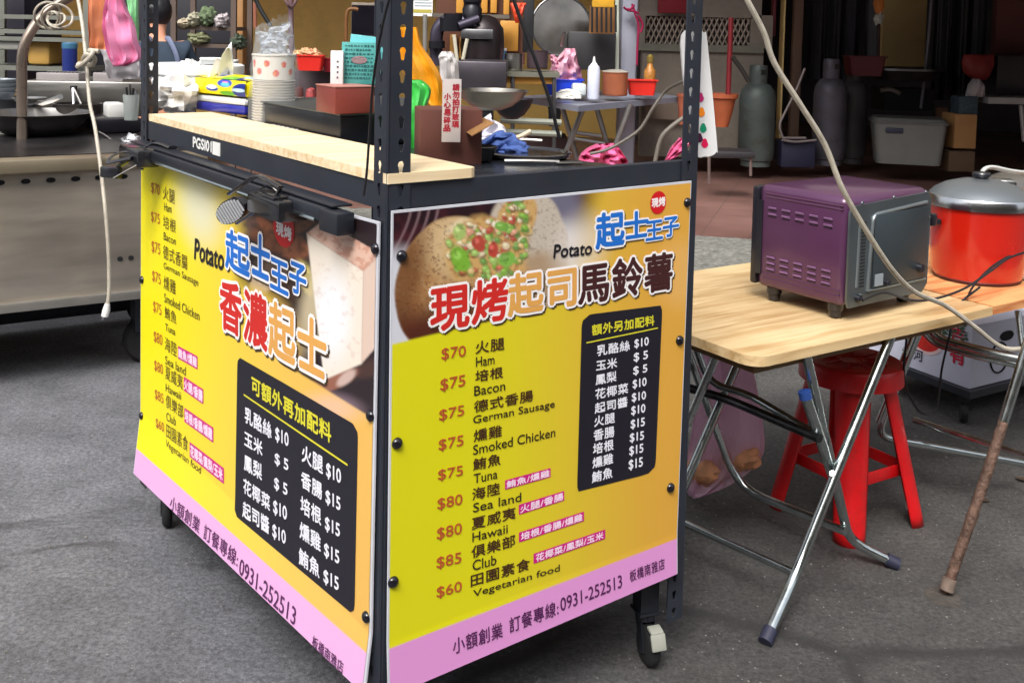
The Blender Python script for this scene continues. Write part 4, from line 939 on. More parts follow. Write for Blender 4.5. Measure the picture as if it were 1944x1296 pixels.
hang_bag('pink_bag', 'shiny pink plastic bag behind the right half of the dark counter', [(1135, 1170, 274), (1108, 1180, 288), (1098, 1190, 302), (1100, 1195, 318)], 2.9, .10, M('pink_film', rgb(236, 110, 160), .2, coat=.3), 4, 1.5)
hang_bag('pink_bag', 'pink plastic strip hanging beside the right post of the food cart', [(1290, 1316, 262), (1275, 1305, 280), (1266, 1285, 296), (1262, 1270, 306)], 2.7, .02, MATS['pink_film'], 5)
# brown carton with a white label of red characters
bc = thing('carton', 'brown carton behind the corner post with a white label of red characters', 'carton', tuple(at_c(857, 312)), AL-R(25))
MB().box((0, .06, .052), (.125, .1, .112), bev=.002).build('body', M('redbrown_carton', rgb(96, 54, 44), .7, 0, .1), bc, angle=40)
fl_ = MB(); fl_.box((.052, .005, .075), (.05, .12, .002), mat=Matrix.Rotation(R(-30), 4, 'Y')); fl_.build('flap', cardboard, bc, smooth=False)
lbt = thing('warning_label', 'tall white label with two columns of red characters, standing against the brown carton', 'label', tuple(D(856, 270, 2.06)), R(6))
MB().box((0, 0, .062), (.037, .003, .124), bev=.001).build('board', M('label_white', rgb(206, 196, 192), .6), lbt)
rt = MB()
for i, ch in enumerate('請勿拍打玻璃'): put_text(rt, ch, (.0015, .1015-.0145*i), (.0145, .1015-.0145*i), (.0015, .1145-.0145*i), .0018, .0008, 4, place=lambda u, v, z: (u, -z, v))
for i, ch in enumerate('小心易碎品'): put_text(rt, ch, (-.015, .083-.0155*i), (-.002, .083-.0155*i), (-.015, .096-.0155*i), .0018, .0008, 4, place=lambda u, v, z: (u, -z, v))
rt.build('lettering', M('red_ink', rgb(170, 30, 50), .6), lbt, smooth=False)

# white stamped board hanging on the right post
hb_ = thing('hanging_board', 'long rounded white board with coloured fruit prints hanging on the right post', 'board', tuple(D(1335, 296, 2.28)), 0)
Yb = 2.28
ol = [(1293, 85), (1296, 66), (1308, 56), (1325, 56), (1338, 64), (1343, 80), (1361, 270), (1360, 288), (1351, 296), (1338, 297), (1322, 291), (1306, 200), (1297, 140)]
ol = [(q.x, q.y) for q in smoothpath([Vector((a, b_, 0)) for a, b_ in ol+[ol[0]]], 4)][:-1]
m = MB(); n_ = len(ol); inv = WM[hb_].inverted(); fr_ = [D(a, b_, Yb) for a, b_ in ol]; bk = [p+Vector((0, .018, 0)) for p in fr_]
m.add(fr_+bk, [list(range(n_))[::-1], list(range(n_, 2*n_))]+[(i, (i+1) % n_, n_+(i+1) % n_, n_+i) for i in range(n_)]); m.build('board', M('enamel_white', rgb(222, 222, 222), .35), hb_, world=True, angle=50)
for nm_, px, py, c in (('print', 1330, 185, (190, 40, 110)), ('print', 1332, 213, (244, 140, 30)), ('print', 1335, 243, (20, 140, 100)), ('print', 1328, 262, (70, 30, 60)), ('print', 1338, 272, (214, 20, 80)), ('print', 1322, 172, (190, 190, 200))):
    q = MB(); q.add([D(px+6*cos(a)*(1+.2*sin(3*a)), py+9*sin(a), Yb-.0015) for a in [2*pi*i/16 for i in range(16)]], [list(range(16))]); q.build('fruit_print', M('ink_%d_%d_%d' % c, rgb(*c), .4), hb_, world=True, smooth=False)

# cables
def cable(name, label, pts, r, mat, cat='cable', n=6):
    P = smoothpath(pts, n); o = MB().tube(P, r, 8).build(name, mat); low = min(P, key=lambda q: q.z); base_at(o, low); return tag(o, label, cat)
cable('thin_cable', 'thin black cord hanging down in front of the corner post of the cart', [D(742, -8, 1.66), D(733, 20, 1.67), D(718, 90, 1.69), D(707, 170, 1.72), D(701, 260, 1.73), D(696, 330, 1.735), D(690, 372, 1.735)], .0022, blackcable)
cable('white_cable', 'thick cream cable swooping down over the purple oven from the top of the photo', [D(1400, -40, 2.2), D(1418, 0, 2.2), D(1450, 62, 2.22), D(1470, 120, 2.24), D(1520, 200, 2.27), D(1566, 275, 2.30), D(1600, 360, 2.32), D(1655, 455, 2.36), D(1700, 520, 2.42), D(1740, 556, 2.50), D(1795, 580, 2.60), D(1850, 620, 2.66), D(1890, 652, 2.70), D(1920, 663, 2.72), D(1965, 658, 2.75)], .0062, whitecable)
cable('black_cable', 'black cable running down from the wok stand behind the cart counter', [D(975, 0, 3.4), D(1000, 70, 3.4), D(1022, 130, 3.4), D(1040, 180, 3.4), D(1055, 235, 3.4), D(1062, 262, 3.4)], .006, blackcable)
cable('grey_cable', 'grey cable looping from the right post down behind the counter', [D(1308, 152, 2.5), D(1285, 160, 2.55), D(1262, 175, 2.6), D(1240, 205, 2.6), D(1215, 245, 2.6), D(1180, 270, 2.6), D(1150, 285, 2.6), D(1120, 292, 2.6)], .004, M('grey_cable', rgb(104, 98, 90), .5))

# ---------------------------------------------------------------- folding table, oven, pot, stool and what stands under the table
c0 = G(1434, 677, .66); _q = G(1800, 598, .66)-c0
TA = math.atan2(_q.y, _q.x)
tab = thing('folding_table', 'folding table with a pale birch top on bent chrome legs, right of the food cart', 'table', (c0.x, c0.y, 0), TA)
e1 = Vector((cos(TA), sin(TA), 0)); e2 = Vector((-sin(TA), cos(TA), 0))
def rounded(w_, d_, r):
    pts = []
    for cx, cy, a0 in ((w_-r, r, -90), (w_-r, d_-r, 0), (r, d_-r, 90), (r, r, 180)):
        for k in range(6): a = R(a0+18*k); pts.append((cx+r*cos(a), cy+r*sin(a)))
    return pts
MB().prism([p for p in rounded(.93, .70, .045) if p[0] < .4]+[(.93, 0), (.93, .70)] if False else (lambda q: [p for p in q if p[0] < .5 and p[1] < .35]+[(.90, 0), (.90, .70)]+[p for p in q if p[0] < .5 and p[1] > .35])(rounded(.90, .70, .045)), .632, .655).build('table_top', woodt, tab, angle=30)
MB().prism([(.035, .035), (.85, .035), (.85, .665), (.035, .665)], .606, .6315).build('apron', M('apron_wood', rgb(120, 92, 60), .7), tab, smooth=False)
rT = .0125
def capz(p): p = Vector(p); p.z = min(p.z, .630); return p
def tl(name, pts, r=rT, mat=None, par=tab, bend=.05, n=12): pts = [capz(p) for p in pts]; return MB().tube(bendpath(pts, bend), r, n).build(name, mat or chrome, par, world=True, angle=60)
f1 = G(1456, 1210, .015); b1 = G(1512, 1085, .105); t1 = G(1692, 637, .628)
tl('leg', [f1, b1, t1], bend=.06)
MB().tube([f1+(f1-b1).normalized()*.012, f1-(f1-b1).normalized()*.022], .0165, 14).build('foot_cap', M('navy_rubber', rgb(40, 42, 62), .5), tab, world=True, angle=50)
f2 = G(1697, 1067, .015); b2 = G(1612, 1026, .06); t2 = G(1530, 672, .628)
tl('leg', [f2, b2, t2], bend=.05)
MB().tube([f2+(f2-b2).normalized()*.012, f2-(f2-b2).normalized()*.02], .0165, 14).build('foot_cap', MATS['navy_rubber'], tab, world=True, angle=50)
bk = e2*.40-e1*.02
tl('leg', [f1+bk*1.0, b1+bk, t1+bk], bend=.06)
tl('crossbar', [b1+Vector((-.008, -.004, 0)), G(1260, 975, .105)], .0095)
i0 = D(1306, 668, 2.84); i1 = D(1325, 700, 2.84); i2 = D(1400, 925, 2.87)
tl('leg', [D(1300, 650, 2.84), i2, D(1605, 1008, 2.62)], .0115, bend=.09)
tl('brace', [D(1318, 650, 2.80), D(1345, 728, 2.79), D(1420, 748, 2.72), D(1555, 828, 2.50)], .010, bend=.10)
tl('brace', [D(1310, 737, 2.78), D(1380, 757, 2.70), D(1556, 832, 2.44)], .0115, M('dark_chrome', rgb(96, 98, 100), .3, 1., .3, 20, dirt=.5))
tl('brace', [D(1528, 748, 2.42), D(1582, 905, 2.52)], .0135)
MB().tube([D(1527, 742, 2.42), D(1530, 756, 2.42)], .0155, 12).build('blue_cap', M('blue_cap', rgb(36, 66, 130), .45), tab, world=True)
MB().tube([D(1580, 898, 2.47), D(1584, 908, 2.53)], .007, 10).build('bolt', chrome, tab, world=True)
MB().tube([capz(D(1380, 628, 2.66)), D(1262, 905, 2.60)], .011, 10).build('leg', chrome, tab, world=True)
MB().tube([D(1300, 800, 2.72), D(1268, 900, 2.66)], .009, 10).build('brace', chrome, tab, world=True)

# second table, on to the right
t2b = thing('trestle_table', 'second table at the right edge with a pinkish pine top and chrome tube legs', 'table', tuple(G(1900, 700, 0)), TA)
pk = wood_mat('reddish_pine', rgb(196, 120, 70), rgb(232, 176, 118), (4, 40, 40), .5)
w2 = MB(); A_ = G(1808, 574, .668); B_ = G(1975, 548, .668)
o1 = c0+e1*.906; q = [o1-e2*.0, o1+e1*1.0, o1+e1*1.0+e2*.62, o1+e2*.62]
w2.add([Vector((p.x, p.y, z)) for z in (.634, .657) for p in q], [(0, 1, 2, 3), (4, 5, 6, 7), (0, 1, 5, 4), (1, 2, 6, 5), (2, 3, 7, 6), (3, 0, 4, 7)])
w2.build('table_top', pk, t2b, world=True, smooth=False)
tl('leg', [D(1752, 612, 3.0), D(1664, 828, 3.02), G(1945, 880, .10)], .011, par=t2b, bend=.05)
tl('leg', [D(1740, 618, 3.02), D(1668, 800, 3.08)], .009, par=t2b)
tl('crossbar', [D(1735, 797, 3.1), D(1906, 852, 2.9), D(1990, 880, 2.8)], .0095, par=t2b)
tl('crossbar', [D(1756, 612, 2.96), D(1782, 643, 2.94), D(1860, 665, 2.85), D(1975, 690, 2.75)], .0125, par=t2b, bend=.08)
tl('crossbar', [D(1745, 618, 2.98), D(1772, 652, 2.97), D(1850, 676, 2.88), D(1975, 702, 2.78)], .009, par=t2b, bend=.08)
tl('leg', [D(1932, 590, 2.92), D(1946, 700, 2.86), D(1975, 900, 2.8)], .009, par=t2b)
rustm = M('rusty_tube', rgb(112, 88, 76), .7, .5, .4, 40, .6, 90, dirt=.8)
pole = thing('rusty_pole', 'leaning rusty steel pole standing in a worn hole in the road', 'pole', tuple(G(1794, 1130, 0)), 0)
pp = [G(1793, 1132, -.01), D(1803, 1100, 2.53), D(1860, 938, 2.55), D(1905, 800, 2.58), D(1935, 705, 2.6), D(1990, 520, 2.64)]
MB().tube(smoothpath(pp[:4], 8), [.0130+.0022*noise.noise(Vector((i*.9, 2, 0))) for i in range(25)], 14).build('pole', rustm, pole, world=True)
MB().tube([pp[3], pp[4], pp[5]], .0125, 14).build('upper_tube', chrome, pole, world=True)
MB().tube([D(1797, 1120, 2.515), D(1803, 1098, 2.52)], .0165, 14).build('sleeve', M('pale_rust', rgb(150, 132, 120), .6, .6, .3, 30), pole, world=True)
ps = MB(); cc = G(1790, 1132, .0005)
ps.grid(lambda u, v: cc+Vector((cos(2*pi*u)*.045*v*(1+.3*noise.noise(Vector((cos(2*pi*u), sin(2*pi*u), 2)))), sin(2*pi*u)*.05*v*(1+.3*noise.noise(Vector((cos(2*pi*u), sin(2*pi*u), 5)))), .003*(1-v))), 28, 4, True)
ps.build('worn_patch', M('rust_stained_road', rgb(70, 65, 60), .9, 0, .3, 30, .6, 90), pole, world=True)

# purple oven
oc_ = G(1601, 586, .692)
OZ = .693; oa = math.atan2(cos(AL), -sin(AL))
ov = thing('toaster_oven', 'purple toaster oven seen from its grey steel back on the birch table', 'toaster oven', (oc_.x, oc_.y, .658), AL)
# local: x along the back (to the right), y along the purple side (away, left)
OW, OD, OH = .365, .285, .278
purple = M('purple_enamel', rgb(88, 52, 84), .3, .25, .05, 4, .015, 30, coat=.35)
OM = WM[ov]
def prof(o, h, r, k=5):
    # rounded rectangle in y-z
    pts = []
    for cx, cz, a0 in ((o-r, h-r, 0), (r, h-r, 90), (r, r, 180), (o-r, r, 270)):
        for i in range(k+1): a = R(a0+90*i/k); pts.append((cx+r*cos(a), cz+r*sin(a)))
    return pts
shell = MB(); Z0 = .034
shell.box((OW/2, OD/2, Z0+OH/2), (OW, OD-.01, OH), bev=.018)
shell.build('shell', purple, ov, angle=50)
# vents on the side x=0
vt = MB()
def slot(y, z, l=.027): vt.box((-.0012, y, z), (.0034, l, .0018), bev=.0006); vt.box((-.0022, y, z+.0026), (.003, l*.96, .0032), bev=.001)
for j in range(5):
    for k in range(2): slot(.055+.044*j, Z0+.216-.017*k)
    for k in range(3): slot(.055+.044*j, Z0+.084-.016*k)
vt.build('vent_slots', M('purple_light', rgb(140, 102, 144), .35, .2), ov)
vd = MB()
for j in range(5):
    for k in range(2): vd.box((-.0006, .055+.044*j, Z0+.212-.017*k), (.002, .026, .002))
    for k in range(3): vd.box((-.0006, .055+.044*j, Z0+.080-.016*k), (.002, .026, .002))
vd.build('vent_shadows', M('vent_dark', rgb(36, 16, 38), .7), ov, smooth=False).name = 'vent_painted_shade'  # dark strips painted as shade below the vent lips
# ribs along top and bottom of the side
for z in (Z0+0.255, Z0+0.246, Z0+.040, Z0+.028): MB().tube([(-.0002, .012, z), (-.0002, OD-.03, z)], .0018, 8).build('pressed_rib', purple, ov)
fc = MB(); fc.box((OW/2, OD+.006, Z0+OH/2-.002), (OW+.004, .022, OH-.012), bev=.008); fc.box((-.001, OD-.012, Z0+.135), (.003, .020, .20)); fc.build('front_frame', M('oven_black', rgb(26, 26, 34), .3, coat=.3), ov, angle=40)
# back panel
bp = MB(); galv = M('galvanised', rgb(104, 112, 116), .42, .75, .12, 6, .02, 40)
bp.prism([(.012, Z0+.0), (OW-.03, Z0+.0), (OW-.008, Z0+.022), (OW-.006, Z0+OH-.03), (OW-.022, Z0+OH-.010), (.012, Z0+OH-.022), (.004, Z0+OH-.04), (.004, Z0+.02)], 0, .006, Matrix.Rotation(pi/2, 4, 'X')); o = bp.build('back_panel', galv, ov, angle=30)
bp = MB(); bp.tube(bendpath([(.085, -.007, Z0+.035), (.098, -.007, Z0+.228), (OW-.03, -.007, Z0+.242)], .02), .005, 10, flat=1.)
bp.tube([(.085, -.007, Z0+.035), (OW-.02, -.007, Z0+.035)], .003, 8)
bp.tube([(.040, -.006, Z0+.05), (.044, -.006, Z0+.228)], .004, 8)
bp.build('pressed_frame', M('bright_galv', rgb(150, 160, 164), .35, .8), ov)
bp = MB(); bp.box((.222, -.009, Z0+.135), (.235, .006, .19), bev=.002); bp.build('raised_plate', M('galv_dark', rgb(80, 90, 96), .4, .7, .1, 5), ov)
bp = MB()
for k in range(20): bp.box((.062, -.0065, Z0+.05+.0085*k), (.018, .002, .0036), mat=Matrix.Rotation(R(8), 4, 'Y') if False else None)
bp.build('louvres', M('slot_dark', rgb(22, 24, 26), .7), ov, smooth=False)
bp = MB()
for (x, z) in ((.05, .263), (.185, .267), (.33, .270), (.06, .028), (.35, .07), (.35, .2)): bp.lathe([(.0001, -.0035), (.0035, -.003), (.004, 0)], (x, -.0062, Z0+z), 10, mat=Matrix.Rotation(-pi/2, 4, 'X'))
bp.build('screw', chrome, ov)
bp = MB(); bp.box((.125, -.0135, Z0+.060), (.034, .002, .03)); bp.build('rating_label', M('label_grey', rgb(140, 150, 156), .5), ov, smooth=False)
bp = MB(); bp.lathe([(.0001, -.012), (.010, -.012), (.012, 0)], (.305, -.012, Z0+.07), 14, mat=Matrix.Rotation(-pi/2, 4, 'X')); bp.lathe([(.0001, -.012), (.007, -.012), (.008, 0)], (.155, -.012, Z0+.05), 14, mat=Matrix.Rotation(-pi/2, 4, 'X')); bp.lathe([(.0001, -.014), (.009, -.012), (.010, 0)], (.045, -.006, Z0+.022), 14, mat=Matrix.Rotation(-pi/2, 4, 'X')); bp.build('black_fitting', MATS['oven_black'], ov)
MB().box((OW+.012, .0, Z0+.19), (.022, .02, .035), bev=.006).build('spacer', MATS['oven_black'], ov)
for (x, y) in ((.030, .045), (.030, OD-.045), (OW-.04, .045), (OW-.04, OD-.045)):
    MB().lathe([(.014, 0), (.016, .003), (.0165, .016), (.020, .018), (.021, .036)], (x, y, 0), 20).build('foot', MATS['oven_black'], ov)
cord = smoothpath([OM @ Vector((.05, -.02, Z0+.018)), D(1680, 556, 2.66), D(1730, 570, 2.66), D(1775, 567, 2.70), D(1830, 548, 2.76), D(1880, 515, 2.82), D(1915, 490, 2.86), D(1960, 475, 2.9)], 6)
MB().tube(cord, .0032, 8).build('power_cord', blackcable, ov, world=True)

# red pot with a grey lid
pc_ = G(1868, 505, .66); 
rpot = thing('red_pot', 'large red enamel pot with a grey domed metal lid beside the oven', 'pot', (1.405, 3.12, .658), 0)
enam = M('red_enamel', rgb(186, 28, 12), .25, 0, .03, 3, coat=.7)
PR, PH = .145, .218
MB().lathe([(PR*.80, 0), (PR*.84, .004), (PR*.90, .03), (PR*.955, .12), (PR*.985, PH), (PR*.9, PH)], n=56).build('pot', enam, rpot)
MB().lathe([(PR*.845, .0005), (PR*.86, .008), (PR*.85, .01)], n=56).build('base_ring', M('dark_red', rgb(70, 14, 16), .5), rpot)
lidm = M('lid_grey', rgb(128, 134, 138), .38, .7, .06, 5)
MB().lathe([(PR*1.0, PH-.002), (PR*1.035, PH), (PR*1.035, PH+.004), (PR*1.02, PH+.026), (PR*1.0, PH+.031), (PR*.985, PH+.032)], n=56).build('lid_rim', M('bright_rim', rgb(200, 202, 204), .2, 1.), rpot)
MB().lathe([(PR*.985, PH+.032), (PR*.9, PH+.045), (PR*.7, PH+.062), (PR*.4, PH+.075), (.02, PH+.080), (.001, PH+.080)], n=56).build('lid', lidm, rpot)
MB().lathe([(.014, PH+.078), (.024, PH+.086), (.027, PH+.094), (.025, PH+.098), (.001, PH+.100)], n=24).build('lid_knob', MATS['oven_black'], rpot)
hm = MB().box((-PR*1.0, -.03, PH-.045), (.022, .05, .018), bev=.005); hm.build('handle', MATS['oven_black'], rpot)
hm = MB().box((PR*1.0, .03, PH-.045), (.022, .05, .018), bev=.005); hm.build('handle', MATS['oven_black'], rpot)
sp2 = thing('steel_saucepan', 'steel saucepan with a curved grey handle behind the red pot at the right edge', 'saucepan', (1.66, 3.42, .658), 0)
MB().lathe([(.09, 0), (.10, .01), (.105, .22), (.115, .235), (.118, .245), (.11, .25), (.06, .275), (.001, .285)], n=40).build('pan', steel, sp2)
MB().tube(smoothpath([D(1862, 336, 3.28), D(1868, 322, 3.28), D(1885, 318, 3.29), D(1925, 326, 3.3), D(1990, 332, 3.33)], 6), .011, 12, flat=.6).build('handle', M('grey_bakelite', rgb(176, 178, 174), .4), sp2, world=True)
MB().box(D(1905, 350, 3.3), (.07, .05, .035), R(-10), bev=.01).build('bracket', M('bright_rim2', rgb(210, 214, 214), .2, 1.), sp2, world=True)
stp = thing('power_strip', 'white power strip and beige block at the right end of the tables', 'power strip', tuple(G(1945, 528, .66)), TA)
MB().box((.02, .0, .012), (.10, .055, .022), bev=.008).build('strip', white_pl, stp)
MB().box((.01, .12, .045), (.05, .05, .09), bev=.004).build('beige_block', M('beige', rgb(206, 184, 150), .6), stp)
MB().box((.01, .07, .075), (.06, .03, .02), bev=.003).build('plug', MATS['oven_black'], stp)
cable('black_cable', 'black cable dropping behind the birch table into a loop above the road', [D(1722, 590, 2.85), D(1721, 640, 2.86), D(1716, 700, 2.88), D(1722, 740, 2.9), D(1745, 780, 2.92), D(1765, 785, 2.92), D(1780, 765, 2.92), D(1788, 700, 2.9), D(1802, 640, 2.87), D(1815, 585, 2.84), D(1860, 545, 2.86)], .0032, blackcable)
cable('black_cable', 'short black cable crossing the oven cord beside the red pot', [D(1838, 562, 2.83), D(1850, 540, 2.88), D(1885, 505, 2.95), D(1925, 482, 3.0), D(1965, 470, 3.05)], .0032, blackcable)
# the pot, stool
stl = thing('plastic_stool', 'red plastic stool with four ribbed splayed legs under the folding table', 'stool', (.985, 2.95, 0), R(31))
SH = .455
sm = MB(); sm.lathe([(.001, SH-.004), (.03, SH-.006), (.034, SH-.003), (.10, SH-.001), (.118, SH), (.138, SH-.004), (.143, SH-.014), (.145, SH-.055), (.141, SH-.056), (.138, SH-.02), (.1, SH-.012), (.001, SH-.012)], n=48)
for k in range(10):
    a = 2*pi*k/10; sm.box((cos(a)*.072, sin(a)*.072, SH+.0005), (.06, .006, .004), a, bev=.0015)
sm.build('seat', redp, stl, angle=40)
for k in range(4):
    a = R(45+90*k); q = MB(); T = Matrix.Rotation(a, 4, 'Z')
    # channel-shaped leg, wide at the top, splayed outwards
    def legf(u, v):
        z = (SH-.03)*(1-v); r = .098+.100*v; w_ = .056-.008*v; ang = -1.25+2.5*u
        return T @ Vector((r+.050*cos(ang)-.036, w_*sin(ang)*.9, z))
    q.grid(legf, 12, 14); lo = q.build('leg', redp, stl, thick=.0045, angle=50)
    q = MB(); q.box(T @ Vector((.112, 0, SH-.2)), (.006, .02, .36), a, bev=.002)
for k in range(4):
    a0, a1 = R(45+90*k), R(135+90*k); q = MB(); z = .155; r = .158
    p0 = Vector((cos(a0)*r, sin(a0)*r, z)); p1 = Vector((cos(a1)*r, sin(a1)*r, z)); mid = (p0+p1)/2; L = (p1-p0).length-.03
    q.box(mid, (L, .006, .034), math.atan2(p1.y-p0.y, p1.x-p0.x), bev=.002)
    q.build('stretcher', redp, stl)
MB().box(Matrix.Rotation(R(-45), 4, 'Z') @ Vector((.166, .004, .055)), (.002, .026, .034), R(-45)).build('sticker', M('sticker_white', rgb(220, 180, 180), .5), stl)
# pink bag with food hanging under the table
pb_ = hang_bag('hanging_bag', 'translucent pink bag holding orange scraps, hung under the left end of the folding table', [(1352, 1372, 648), (1335, 1395, 664), (1326, 1424, 690), (1320, 1438, 740), (1314, 1448, 800), (1308, 1452, 846), (1304, 1440, 876), (1302, 1395, 908), (1303, 1350, 928), (1306, 1326, 938)], 2.98, .13, film_mat('pink_thin_film', (.96, .72, .88), .9, .35, .5), 1, .8)
fo = MB(); fo.blob(D(1340, 890, 2.965), (.060, .05, .042), 2, .3, 3, 24, 14); fo.blob(D(1402, 862, 2.965), (.064, .055, .044), 7, .3, 3, 24, 14)
fo.build('contents', M('orange_scraps', rgb(226, 160, 116), .6, 0, .3, 30), pb_, world=True)
kn = MB(); kn.tube(smoothpath([D(1352, 640, 2.98), D(1362, 655, 2.96), D(1345, 668, 2.95), D(1330, 664, 2.95)], 5), .010, 10); kn.build('knot', MATS['pink_thin_film'], pb_, world=True)

# white carton of persimmons on a dark trolley
CA = .12
ctn_f = G(1840, 738, .14)
cx_ = thing('fruit_carton', 'white fruit carton with red fruit print and red characters on a low dark trolley', 'carton', (ctn_f.x, ctn_f.y, .14), R(32))
# local -x.. : front face runs from the near corner to the left; right side face runs away to the right
CL, CD, CH = .46, .44, .225
T = Matrix.Rotation(R(115), 4, 'Z')
def cf_(x, y, z): return Vector((x, y, z))
cwm = M('carton_white', rgb(196, 198, 214), .6, 0, .06, 3)
FA = R(118)-R(32); fx = Vector((cos(FA), sin(FA), 0)); SA = R(31)-R(32); sx_ = Vector((cos(SA), sin(SA), 0))
b = MB(); P0 = Vector((0, 0, 0)); q = [P0, sx_*CD, sx_*CD+fx*CL, fx*CL]
b.add([p+Vector((0, 0, z)) for z in (0, CH) for p in q], [(0, 3, 2, 1), (4, 5, 6, 7), (0, 1, 5, 4), (1, 2, 6, 5), (2, 3, 7, 6), (3, 0, 4, 7)])
b.build('box', cwm, cx_, smooth=False)
# front face lettering: u from the far-left end (0) to the near corner (CL)
nf = Vector((-fx.y, fx.x, 0)); nf = nf if (WM[cx_].to_3x3() @ nf).y < 0 else -nf
def pf(u, v, z): return fx*(CL-u)+nf*(z+.001)+Vector((0, 0, v))
lt = MB()
for ch, u, v, s_ in (('印', .02, .135, .055), ('有', .375, .075, .062), ('吉', .375, .150, .056)): put_text(lt, ch, (u, v), (u+s_, v), (u, v+s_), .0015, .0022, 6, place=pf)
lt.build('lettering', M('carton_red', rgb(190, 24, 60), .6), cx_, smooth=False, fix=False)
lt = MB()
for ch, u, v, s_ in (('永', .16, .035, .042), ('河', .215, .035, .042)): put_text(lt, ch, (u, v), (u+s_, v), (u, v+s_), .0012, .0006, 4, place=pf)
lt.build('lettering', M('carton_black', rgb(44, 44, 56), .6), cx_, smooth=False, fix=False)
for (u, v, r) in ((.105, .14, .058), (.265, .142, .072)):
    m_ = MB(); m_.add([pf(u+r*1.18*cos(a), v+r*1.02*sin(a), .0006) for a in [2*pi*i/30 for i in range(30)]], [list(range(30))]); m_.build('fruit_halo', M('halo_pink', rgb(222, 190, 190), .6), cx_, smooth=False)
    m_ = MB(); m_.add([pf(u+r*cos(a), v+r*.86*sin(a), .0010) for a in [2*pi*i/30 for i in range(30)]], [list(range(30))]); m_.build('fruit_print', M('fruit_red', rgb(196, 34, 24), .5, 0, .18, 14), cx_, smooth=False)
    m_ = MB()
    for k in range(5): a = 2*pi*k/5+.3; m_.add([pf(u, v+r*.35, .0014), pf(u+r*.4*cos(a-.3), v+r*.35+r*.3*sin(a-.3), .0014), pf(u+r*.55*cos(a), v+r*.35+r*.36*sin(a), .0014), pf(u+r*.4*cos(a+.3), v+r*.35+r*.3*sin(a+.3), .0014)], [(0, 1, 2, 3)])
    m_.build('leaf_print', M('leaf_green', rgb(44, 92, 50), .6), cx_, smooth=False)
m_ = MB(); rnd = random.Random(9)
for k in range(150):
    u, v = rnd.uniform(.20, .45), rnd.uniform(.165, .222); r = rnd.uniform(.003, .008); a0 = rnd.uniform(0, 6)
    m_.add([pf(u+r*cos(a0+a)*1.3, v+r*sin(a0+a)*.7, .0016+k*.00001) for a in (0, 1.6, 3.1, 4.7)], [(0, 1, 2, 3)])
m_.build('leaf_pattern', M('leaf_pattern', rgb(52, 84, 56), .6, 0, .5, 60), cx_, smooth=False)
m_ = MB(); m_.add([pf(.358+.012*cos(a), .14+.014*sin(a), .0016) for a in [2*pi*i/16 for i in range(16)]], [list(range(16))])
ns = Vector((sx_.y, -sx_.x, 0))
def psd(u, v, z): return sx_*u+ns*(z+.001)+Vector((0, 0, v))
m_.add([psd(.20+.045*cos(a)*(1 if abs(cos(a)) < .7 else .9), .165+.018*sin(a), .0010) for a in [2*pi*i/20 for i in range(20)]], [list(range(20))]); m_.build('hand_hole', M('hole_black', rgb(10, 10, 12), .9), cx_, smooth=False)
MB().tube([psd(.16+.05*cos(a), .09+.055*sin(a), .0015) for a in [2*pi*i/28 for i in range(28)]], .003, 6, closed=True).build('ring_mark', MATS['hole_black'], cx_)
tr = thing('trolley', 'low dark trolley carrying the white fruit carton', 'trolley', (ctn_f.x, ctn_f.y, 0), R(32))
b = MB(); q = [P0-fx*.02-sx_*.02, sx_*(CD+.3)-fx*.02, sx_*(CD+.3)+fx*(CL+.02), fx*(CL+.02)-sx_*.02]
b.add([p+Vector((0, 0, z)) for z in (.112, .138) for p in q], [(0, 3, 2, 1), (4, 5, 6, 7), (0, 1, 5, 4), (1, 2, 6, 5), (2, 3, 7, 6), (3, 0, 4, 7)]); b.build('platform', black2, tr, smooth=False)
for p in (fx*.04+sx_*.03, fx*(CL-.04)+sx_*.03, sx_*(CD+.2)+fx*.04, sx_*(CD+.2)+fx*(CL-.04)):
    m_ = MB(); m_.lathe([(.004, -.012), (.034, -.012), (.038, 0), (.034, .012), (.004, .012)], p+Vector((0, 0, .038)), 20, mat=Matrix.Rotation(R(40), 4, 'Z') @ Matrix.Rotation(pi/2, 4, 'X')); m_.box(p+Vector((0, 0, .094)), (.03, .03, .036)); m_.build('wheel', rubber, tr)
b = MB(); b.box(sx_*(CD+.18)+fx*(CL/2)+Vector((0, 0, .24)), (.16, .40, .20), SA, bev=.01); 
o = b.build('crate', M('dark_crate', rgb(30, 30, 38), .6), None); o.matrix_world = WM[tr]; tag(o, 'dark plastic crate on the trolley behind the white fruit carton', 'crate')
# gravel scraps on the road

# ---------------------------------------------------------------- the steel food stall on the left
fa, fb = G(0, 302, .86), G(272, 291, .86)
sd_ = (fb-fa); sd_.z = 0; sd_.normalize(); SR = math.atan2(sd_.y, sd_.x); nb = Vector((-sd_.y, sd_.x, 0))
stall = thing('steel_food_stall', 'long brownish stainless steel food stall on wheels at the left edge', 'food stall', (fb.x+sd_.x*.22, fb.y+sd_.y*.22, 0), SR)
st_m = M('stall_steel', rgb(192, 182, 168), .32, .75, .16, 3, .02, 50, stretch=(1, 1, 6)); st_top = M('stall_top', rgb(70, 68, 70), .3, .8, .3, 6, dirt=.4)
SLn = 2.3
MB().box((-SLn/2, .42, .56), (SLn, .84, .52), bev=.004).build('body', st_m, stall, angle=30)
MB().box((-SLn/2, .40, .835), (SLn+.03, .90, .05), bev=.006).build('lip', M('stall_lip', rgb(158, 146, 124), .4, .7, .1, 3), stall, angle=30)
MB().box((-SLn/2, .43, .8615), (SLn-.04, .80, .004)).build('cooking_top', st_top, stall, smooth=False)
MB().box((-SLn/2, -.008, .318), (SLn, .02, .035), bev=.004).build('bottom_rail', M('stall_rail', rgb(176, 172, 164), .35, .8), stall)
hs_ = MB()
